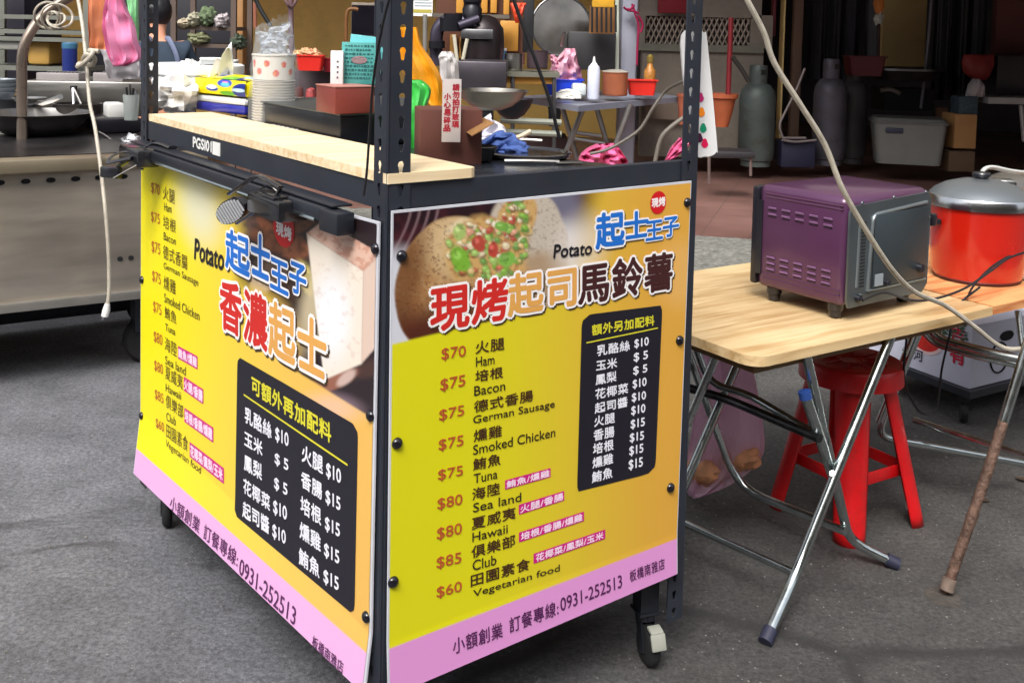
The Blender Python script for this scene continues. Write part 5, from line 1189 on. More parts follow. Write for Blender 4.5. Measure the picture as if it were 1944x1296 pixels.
for k in range(26): hs_ = MB(); hs_.prism([(.017*cos(a)*(1 if abs(cos(a)) < .9 else .95), .0095*sin(a)) for a in [2*pi*i/16 for i in range(16)]], 0, .003, Matrix.Translation((-.04-.0845*k, -.001, .775)) @ Matrix.Rotation(pi/2, 4, 'X')); hs_.build('air_slot', M('slot_black', rgb(14, 14, 18), .8), stall, smooth=False)
for x in (-.265, -.305): hs_ = MB(); hs_.prism([(.010*cos(a), .009*sin(a)) for a in [2*pi*i/16 for i in range(16)]], 0, .003, Matrix.Translation((x, -.001, .46)) @ Matrix.Rotation(pi/2, 4, 'X')); hs_.build('round_hole', MATS['slot_black'], stall, smooth=False)
MB().box((-SLn/2, .82, .17), (SLn, .02, .26)).build('added_light_stop', black2, stall, smooth=False)  # added panel blocking light from behind, so the ground under the stall stays dark
for x, y in ((-.17, .16), (-.05, .68), (-2.1, .16), (-2.1, .68)):
    MB().lathe([(.02, -.03), (.082, -.03), (.094, -.012), (.094, .012), (.082, .03), (.02, .03)], (x, y, .094), 28, mat=Matrix.Rotation(pi/2, 4, 'X')).build('wheel', rubber, stall)
    MB().box((x-.03, y, .22), (.05, .09, .17)).build('wheel_bracket', black2, stall)
pipe_m = M('brown_steel_pipe', rgb(150, 136, 124), .28, .8, .1, 8)
pY = 4.35
MB().tube(bendpath([D(42, 292, pY), D(41, 88, pY), D(80, 26, pY+.05), D(175, -30, pY+.1)], .14, 8), .021, 16).build('arched_pipe', pipe_m, stall, world=True)
MB().tube([D(42, 294, pY), D(42, 287, pY)], .034, 14).build('pipe_flange', pipe_m, stall, world=True)

def px(Y): return Y/F_PX
def dbox(name, label, cat, x0, y0, x1, y1, Y, dep, mat, rot=0., bev=.01, group=None):
    a, c = D(x0, y1, Y), D(x1, y0, Y); w_, h_ = c.x-a.x, c.z-a.z
    b = MB(); b.box((0, dep/2, h_/2), (w_, dep, h_), bev=bev); o = b.build(name, mat, angle=40); o.location = ((a.x+c.x)/2, Y, a.z); o.rotation_euler = (0, 0, rot); WM[o] = Matrix.Translation(o.location) @ Matrix.Rotation(rot, 4, 'Z')
    return tag(o, label, cat, group)
def vessel(name, label, cat, x0, x1, yt, yb, Y, prof, mat, group=None, parts=()):
    # prof: (radius fraction, height fraction); parts: (name, prof, mat)
    a, c = D(x0, yb, Y), D(x1, yb, Y); r = (c.x-a.x)/2; h = D((x0+x1)/2, yt, Y).z-a.z
    t = thing(name, label, cat, ((a.x+c.x)/2, Y, a.z), 0, group)
    MB().lathe([(max(.0008, p*r), q*h) for p, q in prof], n=32).build('body', mat, t)
    for nm_, pr, m_ in parts: MB().lathe([(max(.0008, p*r), q*h) for p, q in pr], n=32).build(nm_, m_, t)
    return t
POT = [(.92, 0), (.97, .03), (1, .1), (1, .96), (1.04, .97), (1.04, 1), (.97, 1), (.96, .15), (0, .12)]
WOK = [(.0, .0), (.3, .03), (.6, .25), (.85, .62), (1, 1), (1.03, 1.02), (.99, 1.03), (.84, .68), (.58, .32), (.3, .12), (0, .09)]

cab = dbox('steel_cabinet', 'low grey stainless cabinet standing on the far side of the steel stall', 'cabinet', 50, 157, 272, 218, 5.0, .45, steel, SR*.2)
def grill(label, x0, x1):
    t = thing('slotted_grill', label, 'grill', tuple(D((x0+x1)/2, 156, 5.05)), SR*.2); W_ = (x1-x0)*px(5.05)
    MB().box((0, .09, .022), (W_, .18, .044), bev=.004).build('tray', M('grey_enamel', rgb(150, 144, 144), .4, .2), t)
    f = MB(); n_ = int(W_/.019)
    for k in range(n_): f.box((-W_/2+.016+k*(W_-.032)/(n_-1), .06, .0445), (.008, .09, .003))
    f.build('slots', MATS['slot_black'], t, smooth=False)
grill('left one of two slotted grey grills on top of the steel cabinet', 70, 148)
grill('right one of two slotted grey grills, half hidden by the hanging pink bag', 177, 232)
# cookware on the stall
vessel('wok', 'wide iron wok with a bright rim at the front of the steel stall', 'wok', -28, 168, 214, 262, 4.55, WOK, iron)
vessel('stock_pot', 'dark round pot behind the front wok on the steel stall', 'pot', 104, 190, 196, 256, 4.85, POT, M('dark_pot', rgb(70, 66, 64), .4, .7, .2, 8, dirt=.4))
vessel('wok', 'grey wok half hidden behind the arched pipe', 'wok', -30, 70, 186, 216, 4.9, WOK, M('grey_iron', rgb(110, 112, 116), .35, .8))
for i in range(4): vessel('bowl', ('topmost', 'second from the top', 'third from the top', 'lowest')[i]+' grey metal bowl of the nested stack at the left edge', 'bowl', -30, 31-i, 150+i*8, 172+i*8, 4.95-.01*i, [(.4, 0), (.75, .3), (1, .95), (1, 1), (.93, 1), (.6, .4), (0, .2)], M('bowl_grey', rgb(124, 132, 138), .4, .3), 'nested bowls at the left edge')
lad = thing('ladle', 'bright steel ladle handle sticking out of the grey wok', 'ladle', tuple(D(85, 200, 4.7)), 0)
MB().tube([D(70, 194, 4.75), D(82, 196, 4.7), D(115, 184, 4.6)], .012, 10).build('handle', steel, lad, world=True); MB().lathe([(.001, 0), (.05, .01), (.075, .035), (.07, .035), (.045, .015)], D(55, 200, 4.78), 20).build('bowl', steel, lad, world=True)
sk = thing('skimmer', 'pair of thin steel tongs leaning against the steel cabinet', 'tongs', tuple(D(142, 200, 4.93)), 0)
MB().tube([D(139, 168, 4.96), D(140, 198, 4.93)], .008, 8).build('arm', M('bright_steel', rgb(200, 200, 205), .2, 1.), sk, world=True); MB().tube([D(140, 168, 4.96), D(154, 198, 4.92)], .005, 8).build('arm', steel, sk, world=True); MB().box(D(140, 167, 4.97), (.03, .02, .02), bev=.004).build('hinge', MATS['slot_black'], sk, world=True)
dbox('food_box', 'small white plastic food box beside the cutlery glass on the stall', 'food box', 206, 197, 238, 224, 4.7, .12, white_pl, SR)
cg = vessel('cutlery_glass', 'tall glass of thin metal skewers at the right end of the stall', 'glass', 234, 264, 180, 228, 4.6, [(.8, 0), (.85, .02), (1, 1), (.95, 1), (.8, .05), (0, .04)], film_mat('clear_glass', (.75, .8, .78), .45, .08, .1))
for k, (a_, b_) in enumerate(((240, 166), (247, 160), (253, 168), (259, 172))): MB().tube([D(245+k*2, 222, 4.62), D(a_, b_, 4.62)], .005, 6).build('skewer', MATS['bright_steel'] if k % 2 else MATS['slot_black'], cg, world=True)
sb = thing('foil_bundle', 'shiny silver foil bundle lying at the right end of the stall', 'foil bundle', tuple(D(250, 288, 4.35)), 0)
m = MB(); m.blob(D(252, 272, 4.35), (.045, .04, .035), 4, .5, 3.5, 30, 20); m.build('foil', M('silver_foil', rgb(214, 214, 218), .22, .8), sb, world=True)
MB().tube(smoothpath([D(240, 282, 4.35), D(222, 276, 4.38), D(205, 262, 4.45), D(188, 252, 4.5)], 5), .007, 8).build('handle', MATS['bright_steel'], sb, world=True); MB().tube(smoothpath([D(236, 286, 4.3), D(215, 284, 4.33), D(200, 272, 4.4)], 5), .007, 8).build('handle', MATS['bright_steel'], sb, world=True)
dbox('burner_tray', 'black burner tray between the pots on the steel stall', 'tray', 184, 226, 268, 252, 4.65, .3, M('burner_black', rgb(24, 22, 30), .35, .2), SR)
gr = thing('gas_burner', 'black cast-iron gas burner ring under the front wok', 'burner', tuple(D(70, 288, 4.4)), 0)
m = MB(); c_ = D(80, 270, 4.6)
for r_ in (.10, .20): m.tube([c_+Vector((r_*cos(a), r_*sin(a), 0)) for a in [2*pi*i/30 for i in range(30)]], .013, 8, closed=True)
for k in range(6): a = pi*k/3; m.tube([c_+Vector((.08*cos(a), .08*sin(a), 0)), c_+Vector((.25*cos(a), .25*sin(a), 0)), c_+Vector((.25*cos(a), .25*sin(a), -.06))], .012, 8)
m.build('burner', MATS['burner_black'], gr, world=True)
# cables and bags over the stall
cp = []
for i in range(130):
    t_ = i/129; a = t_*2*pi*4.2; cx = 96+14*sin(t_*5)+6*t_; cy = 26+12*sin(t_*3.1); cp.append(D(cx+(20+8*sin(a*.31))*cos(a), cy+(20+9*cos(a*.23))*sin(a), 4.25+.03*sin(a*1.3)))
o = MB().tube(cp, .0052, 6).build('cable_coil', whitecable); tag(o, 'loose coil of cream cable hung from the arched pipe', 'cable')
cable('white_cable', 'thin cream cable with a plug hanging in front of the steel stall', [D(146, -10, 4.2), D(152, 20, 4.15), D(158, 60, 4.1), D(163, 110, 4.05), D(167, 160, 4.0), D(171, 200, 3.95), D(180, 240, 3.9), D(190, 310, 3.85), D(200, 400, 3.8), D(206, 480, 3.8), D(207, 550, 3.8), D(204, 580, 3.8)], .0068, whitecable)
pg = thing('plug', 'white plug at the lower end of the hanging cream cable', 'plug', tuple(D(199, 602, 3.8)), 0)
MB().tube([D(204, 576, 3.8), D(202, 588, 3.8), D(199, 600, 3.8)], [.009, .014, .013], 12).build('body', white_pl, pg, world=True); MB().tube([D(197, 600, 3.8), D(195, 607, 3.8)], .004, 6).build('pin', MATS['bright_steel'], pg, world=True)
o = MB().tube(smoothpath([D(158, 112, 4.02), D(164, 104, 3.98), D(176, 106, 3.97), D(180, 116, 4.0), D(172, 124, 4.03), D(160, 120, 4.03), D(150, 122, 4.0), D(148, 127, 4.0), D(162, 118, 3.95), D(176, 100, 3.95), D(170, 96, 3.98), D(188, 98, 3.97)], 5), .009, 8).build('cable_knot', whitecable); tag(o, 'knotted bunch of the cream cable level with the bags', 'cable')
hang_bag('orange_sheet', 'flat orange plastic sheet hanging left of the pink bag over the stall', [(168, 222, -20), (168, 222, 20), (169, 216, 60), (169, 208, 90), (172, 206, 94)], 4.55, .03, M('dull_orange', rgb(206, 124, 84), .5), 1, .5)
hang_bag('pink_bag', 'pink plastic bag hanging over the steel stall, beside the green one', [(205, 232, -20), (200, 238, 15), (197, 250, 40), (201, 262, 80), (210, 266, 112), (216, 240, 126)], 4.35, .05, M('rose_film', rgb(222, 138, 176), .3, coat=.2), 6, 1.2)
hang_bag('green_bag', 'pale green plastic bag hanging behind the rear post of the cart', [(236, 262, -20), (244, 262, 20), (252, 262, 60), (258, 264, 96)], 4.5, .04, M('pale_green_film', rgb(140, 206, 150), .4), 8)
hang_bag('white_bag', 'greyish white plastic bag hanging low behind the pink bag', [(190, 262, 92), (196, 264, 110), (200, 266, 130), (204, 266, 150)], 4.7, .06, M('grey_film', rgb(186, 182, 186), .5), 9)

# ---------------------------------------------------------------- person behind the stall, bending forward with the back to the street
def skin_body(name, joints, edges, mat, parent=None, sub=2, root=0):
    me = bpy.data.meshes.new(name); me.from_pydata([tuple(j[0]) for j in joints], edges, []); o = bpy.data.objects.new(name, me); COL.objects.link(o)
    md = o.modifiers.new('skin', 'SKIN'); me.skin_vertices[0].data[root].use_root = True
    for i, j in enumerate(joints): me.skin_vertices[0].data[i].radius = (j[1], j[2] if len(j) > 2 else j[1])
    md.use_smooth_shade = True
    s_ = o.modifiers.new('sub', 'SUBSURF'); s_.levels = sub; s_.render_levels = sub
    bpy.context.view_layer.update(); dg = bpy.context.evaluated_depsgraph_get(); dg.update(); m2 = bpy.data.meshes.new_from_object(o.evaluated_get(dg))
    o.modifiers.clear(); o.data = m2; m2.materials.clear(); m2.materials.append(mat); m2.polygons.foreach_set('use_smooth', [True]*len(m2.polygons))
    if parent is not None: o.parent = parent; WM[o] = WM[parent]
    else: WM[o] = Matrix.Identity(4)
    return o
skinm = M('skin', rgb(198, 140, 112), .5, 0, .05)
pY = 6.3; pbase = D(318, 60, pY); per = thing('person', 'person with black hair in a navy top and apron, back turned, behind the stall', 'person', (pbase.x-.05, pY, 0), R(205))
per.scale = (.92, .92, .92)
# local frame: person faces -y
J = [((0, .02, .92), .13, .11), ((0, 0, 1.10), .125, .10), ((0, -.05, 1.24), .145, .105), ((0, -.07, 1.325), .08, .07), ((0, -.10, 1.39), .052, .052), ((0, -.14, 1.46), .068, .075), ((0, -.155, 1.545), .078, .09), ((0, -.16, 1.60), .055, .06),
     ((.16, -.05, 1.315), .055, .055), ((.22, -.10, 1.08), .043, .043), ((.20, -.33, 1.03), .033, .033), ((.19, -.41, 1.02), .025, .02), ((.19, -.48, 1.01), .022, .012),
     ((-.16, -.05, 1.315), .055, .055), ((-.22, -.10, 1.08), .043, .043), ((-.20, -.33, 1.03), .033, .033), ((-.19, -.41, 1.02), .025, .02), ((-.19, -.48, 1.01), .022, .012),
     ((.09, .02, .84), .085, .085), ((.10, 0, .48), .055, .055), ((.10, .03, .10), .038, .038), ((.10, -.12, .045), .035, .03),
     ((-.09, .02, .84), .085, .085), ((-.10, 0, .48), .055, .055), ((-.10, .03, .10), .038, .038), ((-.10, -.12, .045), .035, .03)]
E_ = [(0, 1), (1, 2), (2, 3), (3, 4), (4, 5), (5, 6), (6, 7), (2, 8), (8, 9), (9, 10), (10, 11), (11, 12), (2, 13), (13, 14), (14, 15), (15, 16), (16, 17), (0, 18), (18, 19), (19, 20), (20, 21), (0, 22), (22, 23), (23, 24), (24, 25)]
skin_body('body', J, E_, skinm, per)
Jt = [(J[0][0], .145, .125), (J[1][0], .14, .115), (J[2][0], .165, .122), (J[3][0], .095, .08), ((.17, -.05, 1.31), .068, .066), ((.215, -.085, 1.15), .06, .058), ((-.17, -.05, 1.31), .068, .066), ((-.215, -.085, 1.15), .06, .058)]
navy = M('navy_cotton', rgb(44, 58, 74), .85, 0, .2, 12)
skin_body('shirt', Jt, [(0, 1), (1, 2), (2, 3), (2, 4), (4, 5), (2, 6), (6, 7)], navy, per)
skin_body('trousers', [((0, .02, .93), .142, .125), ((.095, .02, .82), .10, .10), ((.10, 0, .48), .075, .075), ((.10, .03, .13), .06, .06), ((-.095, .02, .82), .10, .10), ((-.10, 0, .48), .075, .075), ((-.10, .03, .13), .06, .06)], [(0, 1), (1, 2), (2, 3), (0, 4), (4, 5), (5, 6)], M('dark_cloth', rgb(34, 36, 46), .9), per)
hr = MB()
def hairf(u, v):
    a = 2*pi*u; b_ = (v-.5)*pi*.998; dct = Vector((cos(a)*cos(b_), sin(a)*cos(b_), sin(b_))); k = 1+.05*noise.noise(dct*4)
    p = Vector((dct.x*.098*k, .012+dct.y*.105*k, dct.z*.112*k)); 
    if dct.y < -.25 and dct.z < .45: p *= .72
    return p+Vector((0, -.150, 1.548))
hr.grid(hairf, 36, 24, True); hr.build('hair', M('black_hair', rgb(18, 17, 22), .45, 0, .3, 60), per)
MB().tube(smoothpath([(-.12, .06, 1.10), (-.10, .085, 1.25), (-.06, .03, 1.36), (-.045, -.07, 1.375)], 6), .016, 8, flat=.4).build('apron_strap', M('strap_grey', rgb(96, 104, 130), .7), per)
MB().tube(smoothpath([(.12, .06, 1.10), (.10, .085, 1.25), (.06, .03, 1.36), (.045, -.07, 1.375)], 6), .016, 8, flat=.4).build('apron_strap', MATS['strap_grey'], per)

# ---------------------------------------------------------------- shelves and clutter at the back left
def rack(name, label, x0, x1, ys, Y, dep, mat, yfoot):
    A_, B_ = D(x0, ys[0], Y), D(x1, ys[0], Y); zb = 0.03
    t = thing(name, label, 'shelf', ((A_.x+B_.x)/2, Y, zb), 0)
    for x in (A_.x, B_.x):
        for y in (Y, Y+dep): MB().box((x, y, (A_.z+.5+zb)/2), (.04, .04, A_.z+.5-zb)).build('upright', mat, t, world=True, smooth=False)
    for y_ in ys: z = D(x0, y_, Y).z; MB().box(((A_.x+B_.x)/2, Y+dep/2, z), (B_.x-A_.x-.045, dep-.045, .03)).build('shelf_board', mat, t, world=True, smooth=False)
    return t
rk = M('rack_brown', rgb(92, 78, 70), .6, .2)
rack('storage_rack', 'dark storage rack of vegetables behind the person, between stall and yellow wall', 330, 444, [53, 86, 128], 8.2, .5, rk, 0)
rack('storage_rack', 'dark storage rack behind the arched pipe at the left edge', -60, 165, [30, 58, 72, 128], 7.4, .5, M('rack_grey', rgb(110, 112, 104), .6, .3), 0)
dk = M('dark_fridge', rgb(34, 33, 42), .35, .1)
dbox('dark_cabinet', 'tall dark cabinet at the far left edge behind the stall', 'cabinet', -120, -60, 46, 150, 8.4, .7, dk)
dbox('dark_cabinet', 'tall black cabinet behind the vegetable rack', 'cabinet', 165, -60, 445, 190, 9.4, .6, M('black_cab', rgb(26, 26, 34), .5))
dbox('cooler_box', 'yellow-brown cooler box on the rack left of the blue canister', 'cooler', 50, 79, 94, 123, 7.5, .4, M('ochre_plastic', rgb(186, 146, 74), .5), 0, .03)
dbox('steel_tray', 'pale metal tray on the rack at the left edge', 'tray', -30, 72, 46, 94, 7.45, .4, M('pale_tray', rgb(150, 150, 142), .5), 0, .02)
vessel('blue_canister', 'tall dark blue canister with a lighter lid on the rack', 'canister', 119, 146, 82, 140, 7.3, [(.95, 0), (1, .03), (1, 1), (0, 1)], M('navy_plastic', rgb(28, 44, 112), .4), parts=(('lid', [(1.03, .82), (1.05, .84), (1.05, .98), (.9, 1.02), (0, 1.03)], M('teal_lid', rgb(62, 110, 140), .4)),))
rnd = random.Random(12)
for k, (x, y, w_, h_, c, lb) in enumerate(((345, 44, 13, 18, (176, 164, 142), 'pale onion heap at the left of the top rack shelf'), (364, 38, 12, 28, (156, 152, 132), 'pale ginger heap in the middle of the top rack shelf'), (388, 32, 16, 38, (92, 108, 78), 'green cabbage on the top rack shelf'), (415, 40, 14, 26, (176, 168, 170), 'pale packet at the right of the top rack shelf'), (371, 74, 20, 22, (118, 122, 90), 'green gourd on the middle rack shelf'), (446, 80, 14, 30, (66, 78, 62), 'dark green bundle at the right end of the rack'))):
    p = D(x, y+h_/2, 8.15); m = MB(); m.blob((0, .1, h_*px(8.2)/2), (w_*px(8.2), .1, h_*px(8.2)/2), k+2, .45, 3., 22, 14); o = m.build('produce', M('produce_%d' % k, rgb(*c), .7, 0, .3, 25)); o.location = p; tag(o, lb, 'vegetable')
# front low counter seen between rack and bowls: red tubs
dbox('counter', 'dark low counter with red tubs behind the paper bowls', 'counter', 556, 136, 720, 222, 6.0, .5, M('counter_dark', rgb(78, 66, 70), .5, .2))
def tubbox(name, label, cat, x0, y0, x1, y1, Y, mat, lip=1.06):
    a, c = D(x0, y1, Y), D(x1, y0, Y); w_, h_ = (c.x-a.x), c.z-a.z; t = thing(name, label, cat, ((a.x+c.x)/2, Y+w_*.35, a.z), 0)
    m = MB(); sx = w_/2; sy = w_*.35
    def lp(k, z): return [(sx*k*cx, sy*k*cy, z) for cx, cy in ((-1, -.9), (-.9, -1), (.9, -1), (1, -.9), (1, .9), (.9, 1), (-.9, 1), (-1, .9))]
    rings = [lp(.82, 0), lp(.97, h_*.94), lp(lip, h_*.94), lp(lip, h_), lp(.95, h_), lp(.80, h_*.08)]
    vs = [v for r_ in rings for v in r_]; fs = [[j for j in range(8)][::-1], [40+j for j in range(8)]]
    for i in range(5): fs += [(i*8+j, i*8+(j+1) % 8, i*8+8+(j+1) % 8, i*8+8+j) for j in range(8)]
    m.add(vs, fs); m.build('basket', mat, t, smooth=False); return t
tubbox('red_tub', 'red plastic tub of mixed packets left of the teal leaflets', 'tub', 560, 106, 612, 134, 5.8, redbk)
tubbox('red_tub', 'smaller dark red tub hidden behind the white booklets', 'tub', 610, 112, 660, 137, 5.9, M('dark_red_plastic', rgb(140, 30, 40), .4))
for k, (x, y, r_, c) in enumerate(((566, 100, 8, (214, 176, 130)), (580, 96, 9, (190, 150, 110)), (594, 98, 9, (206, 150, 116)), (604, 103, 7, (180, 140, 100)))):
    m = MB(); m.blob((0, 0, 0), (r_*px(5.9)*1.2, .05, r_*px(5.9)), k, .6, 3, 20, 12); o = m.build('packet', M('packet_%d' % k, rgb(*c), .5, 0, .2, 30)); o.location = D(x, y+4, 5.95); tag(o, ('beige packet at the left end of the red tub', 'brown packet standing second in the red tub', 'tan packet standing third in the red tub', 'small brown packet at the right end of the red tub')[k], 'packet')
vessel('clay_jar', 'brown jar with pale bands under the low counter, right of the paper bowls', 'jar', 552, 576, 166, 214, 5.2, [(.8, 0), (1, .2), (1, .8), (.8, 1), (0, 1)], M('brown_jar', rgb(96, 58, 54), .4), parts=(('band', [(1.02, .45), (1.03, .46), (1.03, .62), (1.02, .63)], M('band_pale', rgb(186, 176, 170), .5)),))
dbox('red_packet', 'small red and green packet between the jar and the red-brown box', 'packet', 578, 168, 596, 214, 5.1, .08, M('red_green', rgb(150, 60, 60), .5, 0, .5, 40), 0, .02)
# white pole and fittings on the yellow wall
po = thing('wall_pole', 'thin mauve-grey pole with hooks in front of the yellow wall', 'pole', tuple(D(553, 150, 7.5)), 0)
MB().tube([D(551, -40, 7.5), D(554, 142, 7.5)], .020, 12).build('pole', M('mauve_pole', rgb(118, 92, 96), .4, .3), po, world=True)
for s_ in (-1, 1): MB().tube(smoothpath([D(552, 14, 7.5), D(552+s_*6, 10, 7.45), D(552+s_*12, -4, 7.45)], 4), .010, 8).build('hook', MATS['mauve_pole'], po, world=True)
cable('black_cable', 'black cable slanting across the yellow wall above the paper bowls', [D(478, -20, 7.6), D(492, 14, 7.6), D(514, 50, 7.6)], .016, blackcable)
cable('thin_pole', 'thin reddish rod hanging on the yellow wall left of the slanting cable', [D(484, 5, 7.8), D(484, 30, 7.8), D(485, 54, 7.8)], .014, M('rod_red', rgb(140, 84, 64), .6), 'rod')
dbox('door_frame', 'brown wooden door frame post at the left end of the yellow wall', 'door frame', 444, -60, 462, 150, 9.2, .2, M('brown_wood', rgb(150, 110, 66), .6))
tv = dbox('dark_screen', 'dark screen in a grey frame on the yellow wall above the teal leaflets', 'screen', 666, 6, 730, 70, 9.5, .15, M('screen_frame', rgb(120, 108, 96), .5)); o = MB().box((0, -.008, (64*px(9.5))/2), (60*px(9.5), .012, 56*px(9.5))).build('screen', M('screen_black', rgb(12, 10, 20), .25), tv); 
cable('hook_rod', 'brown hooked rod standing between the yellow wall and the dark screen', [D(657, 90, 9.0), D(657, 40, 9.0), D(661, 20, 9.0), D(672, 17, 9.0), D(680, 19, 9.0)], .016, M('rod_brown', rgb(110, 70, 30), .6), 'rod')

# ---------------------------------------------------------------- back middle: pipes, woks, pots and the far folding table
pn_ = thing('wall_notice', 'white printed notice with a yellow-green band on the yellow wall', 'notice', tuple(D(801, 31, 9.0)), 0)
a_, c_ = D(781, 32, 9.0), D(822, -14, 9.0); W_, H_ = c_.x-a_.x, c_.z-a_.z
MB().box((0, 0, H_/2), (W_, .01, H_)).build('sheet', paper, pn_, smooth=False)
m = MB(); rnd = random.Random(2)
for r_ in range(5): m.box((rnd.uniform(-.01, .01), -.0065, H_*.42+.025*r_), (W_*.8, .002, .009))
m.build('print_lines', M('pale_ink', rgb(140, 156, 166), .6), pn_, smooth=False); MB().box((0, -.0065, H_*.2), (W_*.92, .002, H_*.14)).build('colour_band', M('olive_band', rgb(170, 160, 70), .6), pn_, smooth=False)
bw_ = M('brown_panel', rgb(86, 48, 28), .6, 0, .2, 3); lw_ = M('light_panel', rgb(196, 140, 56), .5, 0, .12, 2)
wr = thing('wall_rack', 'dark brown wall rack with vertical orange slats behind the pipes', 'rack', tuple(D(900, 120, 8.8)), 0)
m = MB(); a_, c_ = D(823, 120, 8.8), D(1000, -30, 8.8); m.box(((a_.x+c_.x)/2, 9.0, (a_.z+c_.z)/2), (c_.x-a_.x, .1, c_.z-a_.z)); m.build('back_panel', bw_, wr, world=True, smooth=False)
for (x0, x1, y0, y1) in ((864, 880, -30, 25), (884, 905, -30, 25), (912, 926, -30, 25), (930, 944, -30, 25), (852, 866, 66, 110), (870, 878, 70, 112), (884, 900, 70, 104), (905, 922, 72, 106), (948, 985, 40, 98), (955, 968, -30, 28)):
    p, q = D(x0, y1, 8.75), D(x1, y0, 8.75); MB().box(((p.x+q.x)/2, 8.9, (p.z+q.z)/2), (q.x-p.x, .06, q.z-p.z), bev=.01).build('slat', lw_, wr, world=True)
m = MB(); m.box(D(895, 31, 8.6), (.62, .3, .03)); m.build('shelf_board', M('shelf_grey', rgb(90, 84, 76), .6), wr, world=True, smooth=False)
gn = M('gunmetal', rgb(74, 70, 84), .3, .6, .15, 8)
pv = thing('exhaust_pipe', 'black bent exhaust pipe with valves above the grey tray', 'pipe', tuple(D(830, 120, 8.0)), 0)
MB().tube(smoothpath([D(829, 125, 8.0), D(828, 85, 8.0), D(831, 58, 8.0), D(842, 43, 8.0), D(858, 38, 8.0), D(880, 41, 8.0), D(905, 44, 8.0)], 6), .050, 18).build('pipe', gn, pv, world=True)
for x, y0, y1, r_ in ((856, 34, 60, .085), (829, 78, 92, .062), (860, 26, 36, .07)): MB().tube([D(x, y0, 7.95), D(x, y1, 7.95)], r_, 18).build('valve', M('valve_black', rgb(34, 34, 40), .35, .5), pv, world=True)
MB().lathe([(.06, 0), (.075, .02), (.075, .10), (.055, .13), (.07, .15), (.07, .2), (.001, .21)], D(896, 42, 8.0), 20).build('pump_head', MATS['valve_black'], pv, world=True)
MB().tube([D(870, 50, 7.9), D(908, 36, 7.95)], .035, 12).build('crosspiece', gn, pv, world=True)
cable('hose', 'thin grey conduit running up beside the exhaust pipe', [D(807, 110, 8.2), D(807, 60, 8.2), D(807, 28, 8.2)], .018, M('conduit', rgb(120, 118, 112), .5), 'conduit')
dbox('metal_shelf', 'small grey steel shelf below the pump head', 'shelf', 874, 56, 937, 74, 7.9, .25, steel_d)
for k, (xa, ya, xb, yb) in enumerate(((862, 66, 868, 118), (887, 74, 878, 118))): cable('rod', ('pale rod slanting under the pipe, left of the pair', 'pale rod slanting under the grey shelf, right of the pair')[k], [D(xa, ya, 7.8), D((xa+xb)/2, (ya+yb)/2, 7.8), D(xb, yb, 7.8)], .014, M('rod_pale', rgb(186, 180, 160), .5), 'rod')
m = MB(); m.lathe([(.10, 0), (.16, .02), (.17, .12), (.16, .26), (.10, .34), (.05, .36)], D(915, 118, 8.1), 20); o = m.build('black_kettle', M('kettle_black', rgb(44, 36, 38), .35, .4)); base_at(o, D(915, 118, 8.1)); tag(o, 'black round kettle under the grey steel shelf', 'kettle')
dbox('steel_hood', 'dark steel cooker box behind the bright wok', 'cooker', 868, 118, 962, 168, 7.4, .5, M('hood_steel', rgb(84, 80, 86), .35, .7, .15, 4))
vessel('wok', 'big wok with a bright rim on the cooker right of the warning label', 'wok', 864, 1002, 172, 208, 6.6, WOK, M('bright_wok', rgb(150, 146, 138), .22, .9, .25, 5))
vessel('wok', 'dark wok partly behind the bright-rimmed wok', 'wok', 930, 1012, 188, 226, 6.9, WOK, M('black_wok', rgb(44, 42, 50), .35, .5))
vessel('steel_pot', 'small bright steel pot on the shelf left of the hanging wok', 'pot', 957, 992, 102, 134, 8.0, POT, steel)
vessel('blue_mug', 'blue and white mug behind the small steel pot', 'mug', 936, 961, 92, 116, 8.3, POT, M('blue_mug', rgb(76, 130, 166), .4), parts=(('rim', [(1.05, .82), (1.07, .84), (1.07, 1), (1.0, 1.01)], paper),))
vessel('dark_pot', 'dark brown pot below the hanging wok', 'pot', 1000, 1040, 96, 130, 8.0, POT, M('brown_pot', rgb(76, 62, 68), .4, .3))
sh = thing('side_shelf', 'narrow shelf with a yellow edge carrying the small pots', 'shelf', tuple(D(1000, 240, 7.9)), 0)
a_, c_ = D(945, 140, 7.9), D(1062, 136, 7.9); MB().box(((a_.x+c_.x)/2, 8.1, a_.z), (c_.x-a_.x, .5, .035)).build('board', M('shelf_dark', rgb(96, 96, 84), .5), sh, world=True, smooth=False)
a2 = D(950, 157, 7.95); c2 = D(1050, 144, 7.95); MB().box(((a2.x+c2.x)/2, 8.1, (a2.z+c2.z)/2), (c2.x-a2.x, .4, c2.z-a2.z)).build('yellow_panel', lw_, sh, world=True, smooth=False)
for x in (973, 1052): MB().tube([D(x, 142, 7.88), D(x, 290, 7.88)], .016, 8).build('leg', steel_d, sh, world=True)
for y_ in (228, 250): MB().tube([D(950, y_, 7.86), D(1066, y_+5, 7.86)], .024, 8).build('rail', M('rail_pale', rgb(120, 124, 112), .5), sh, world=True)
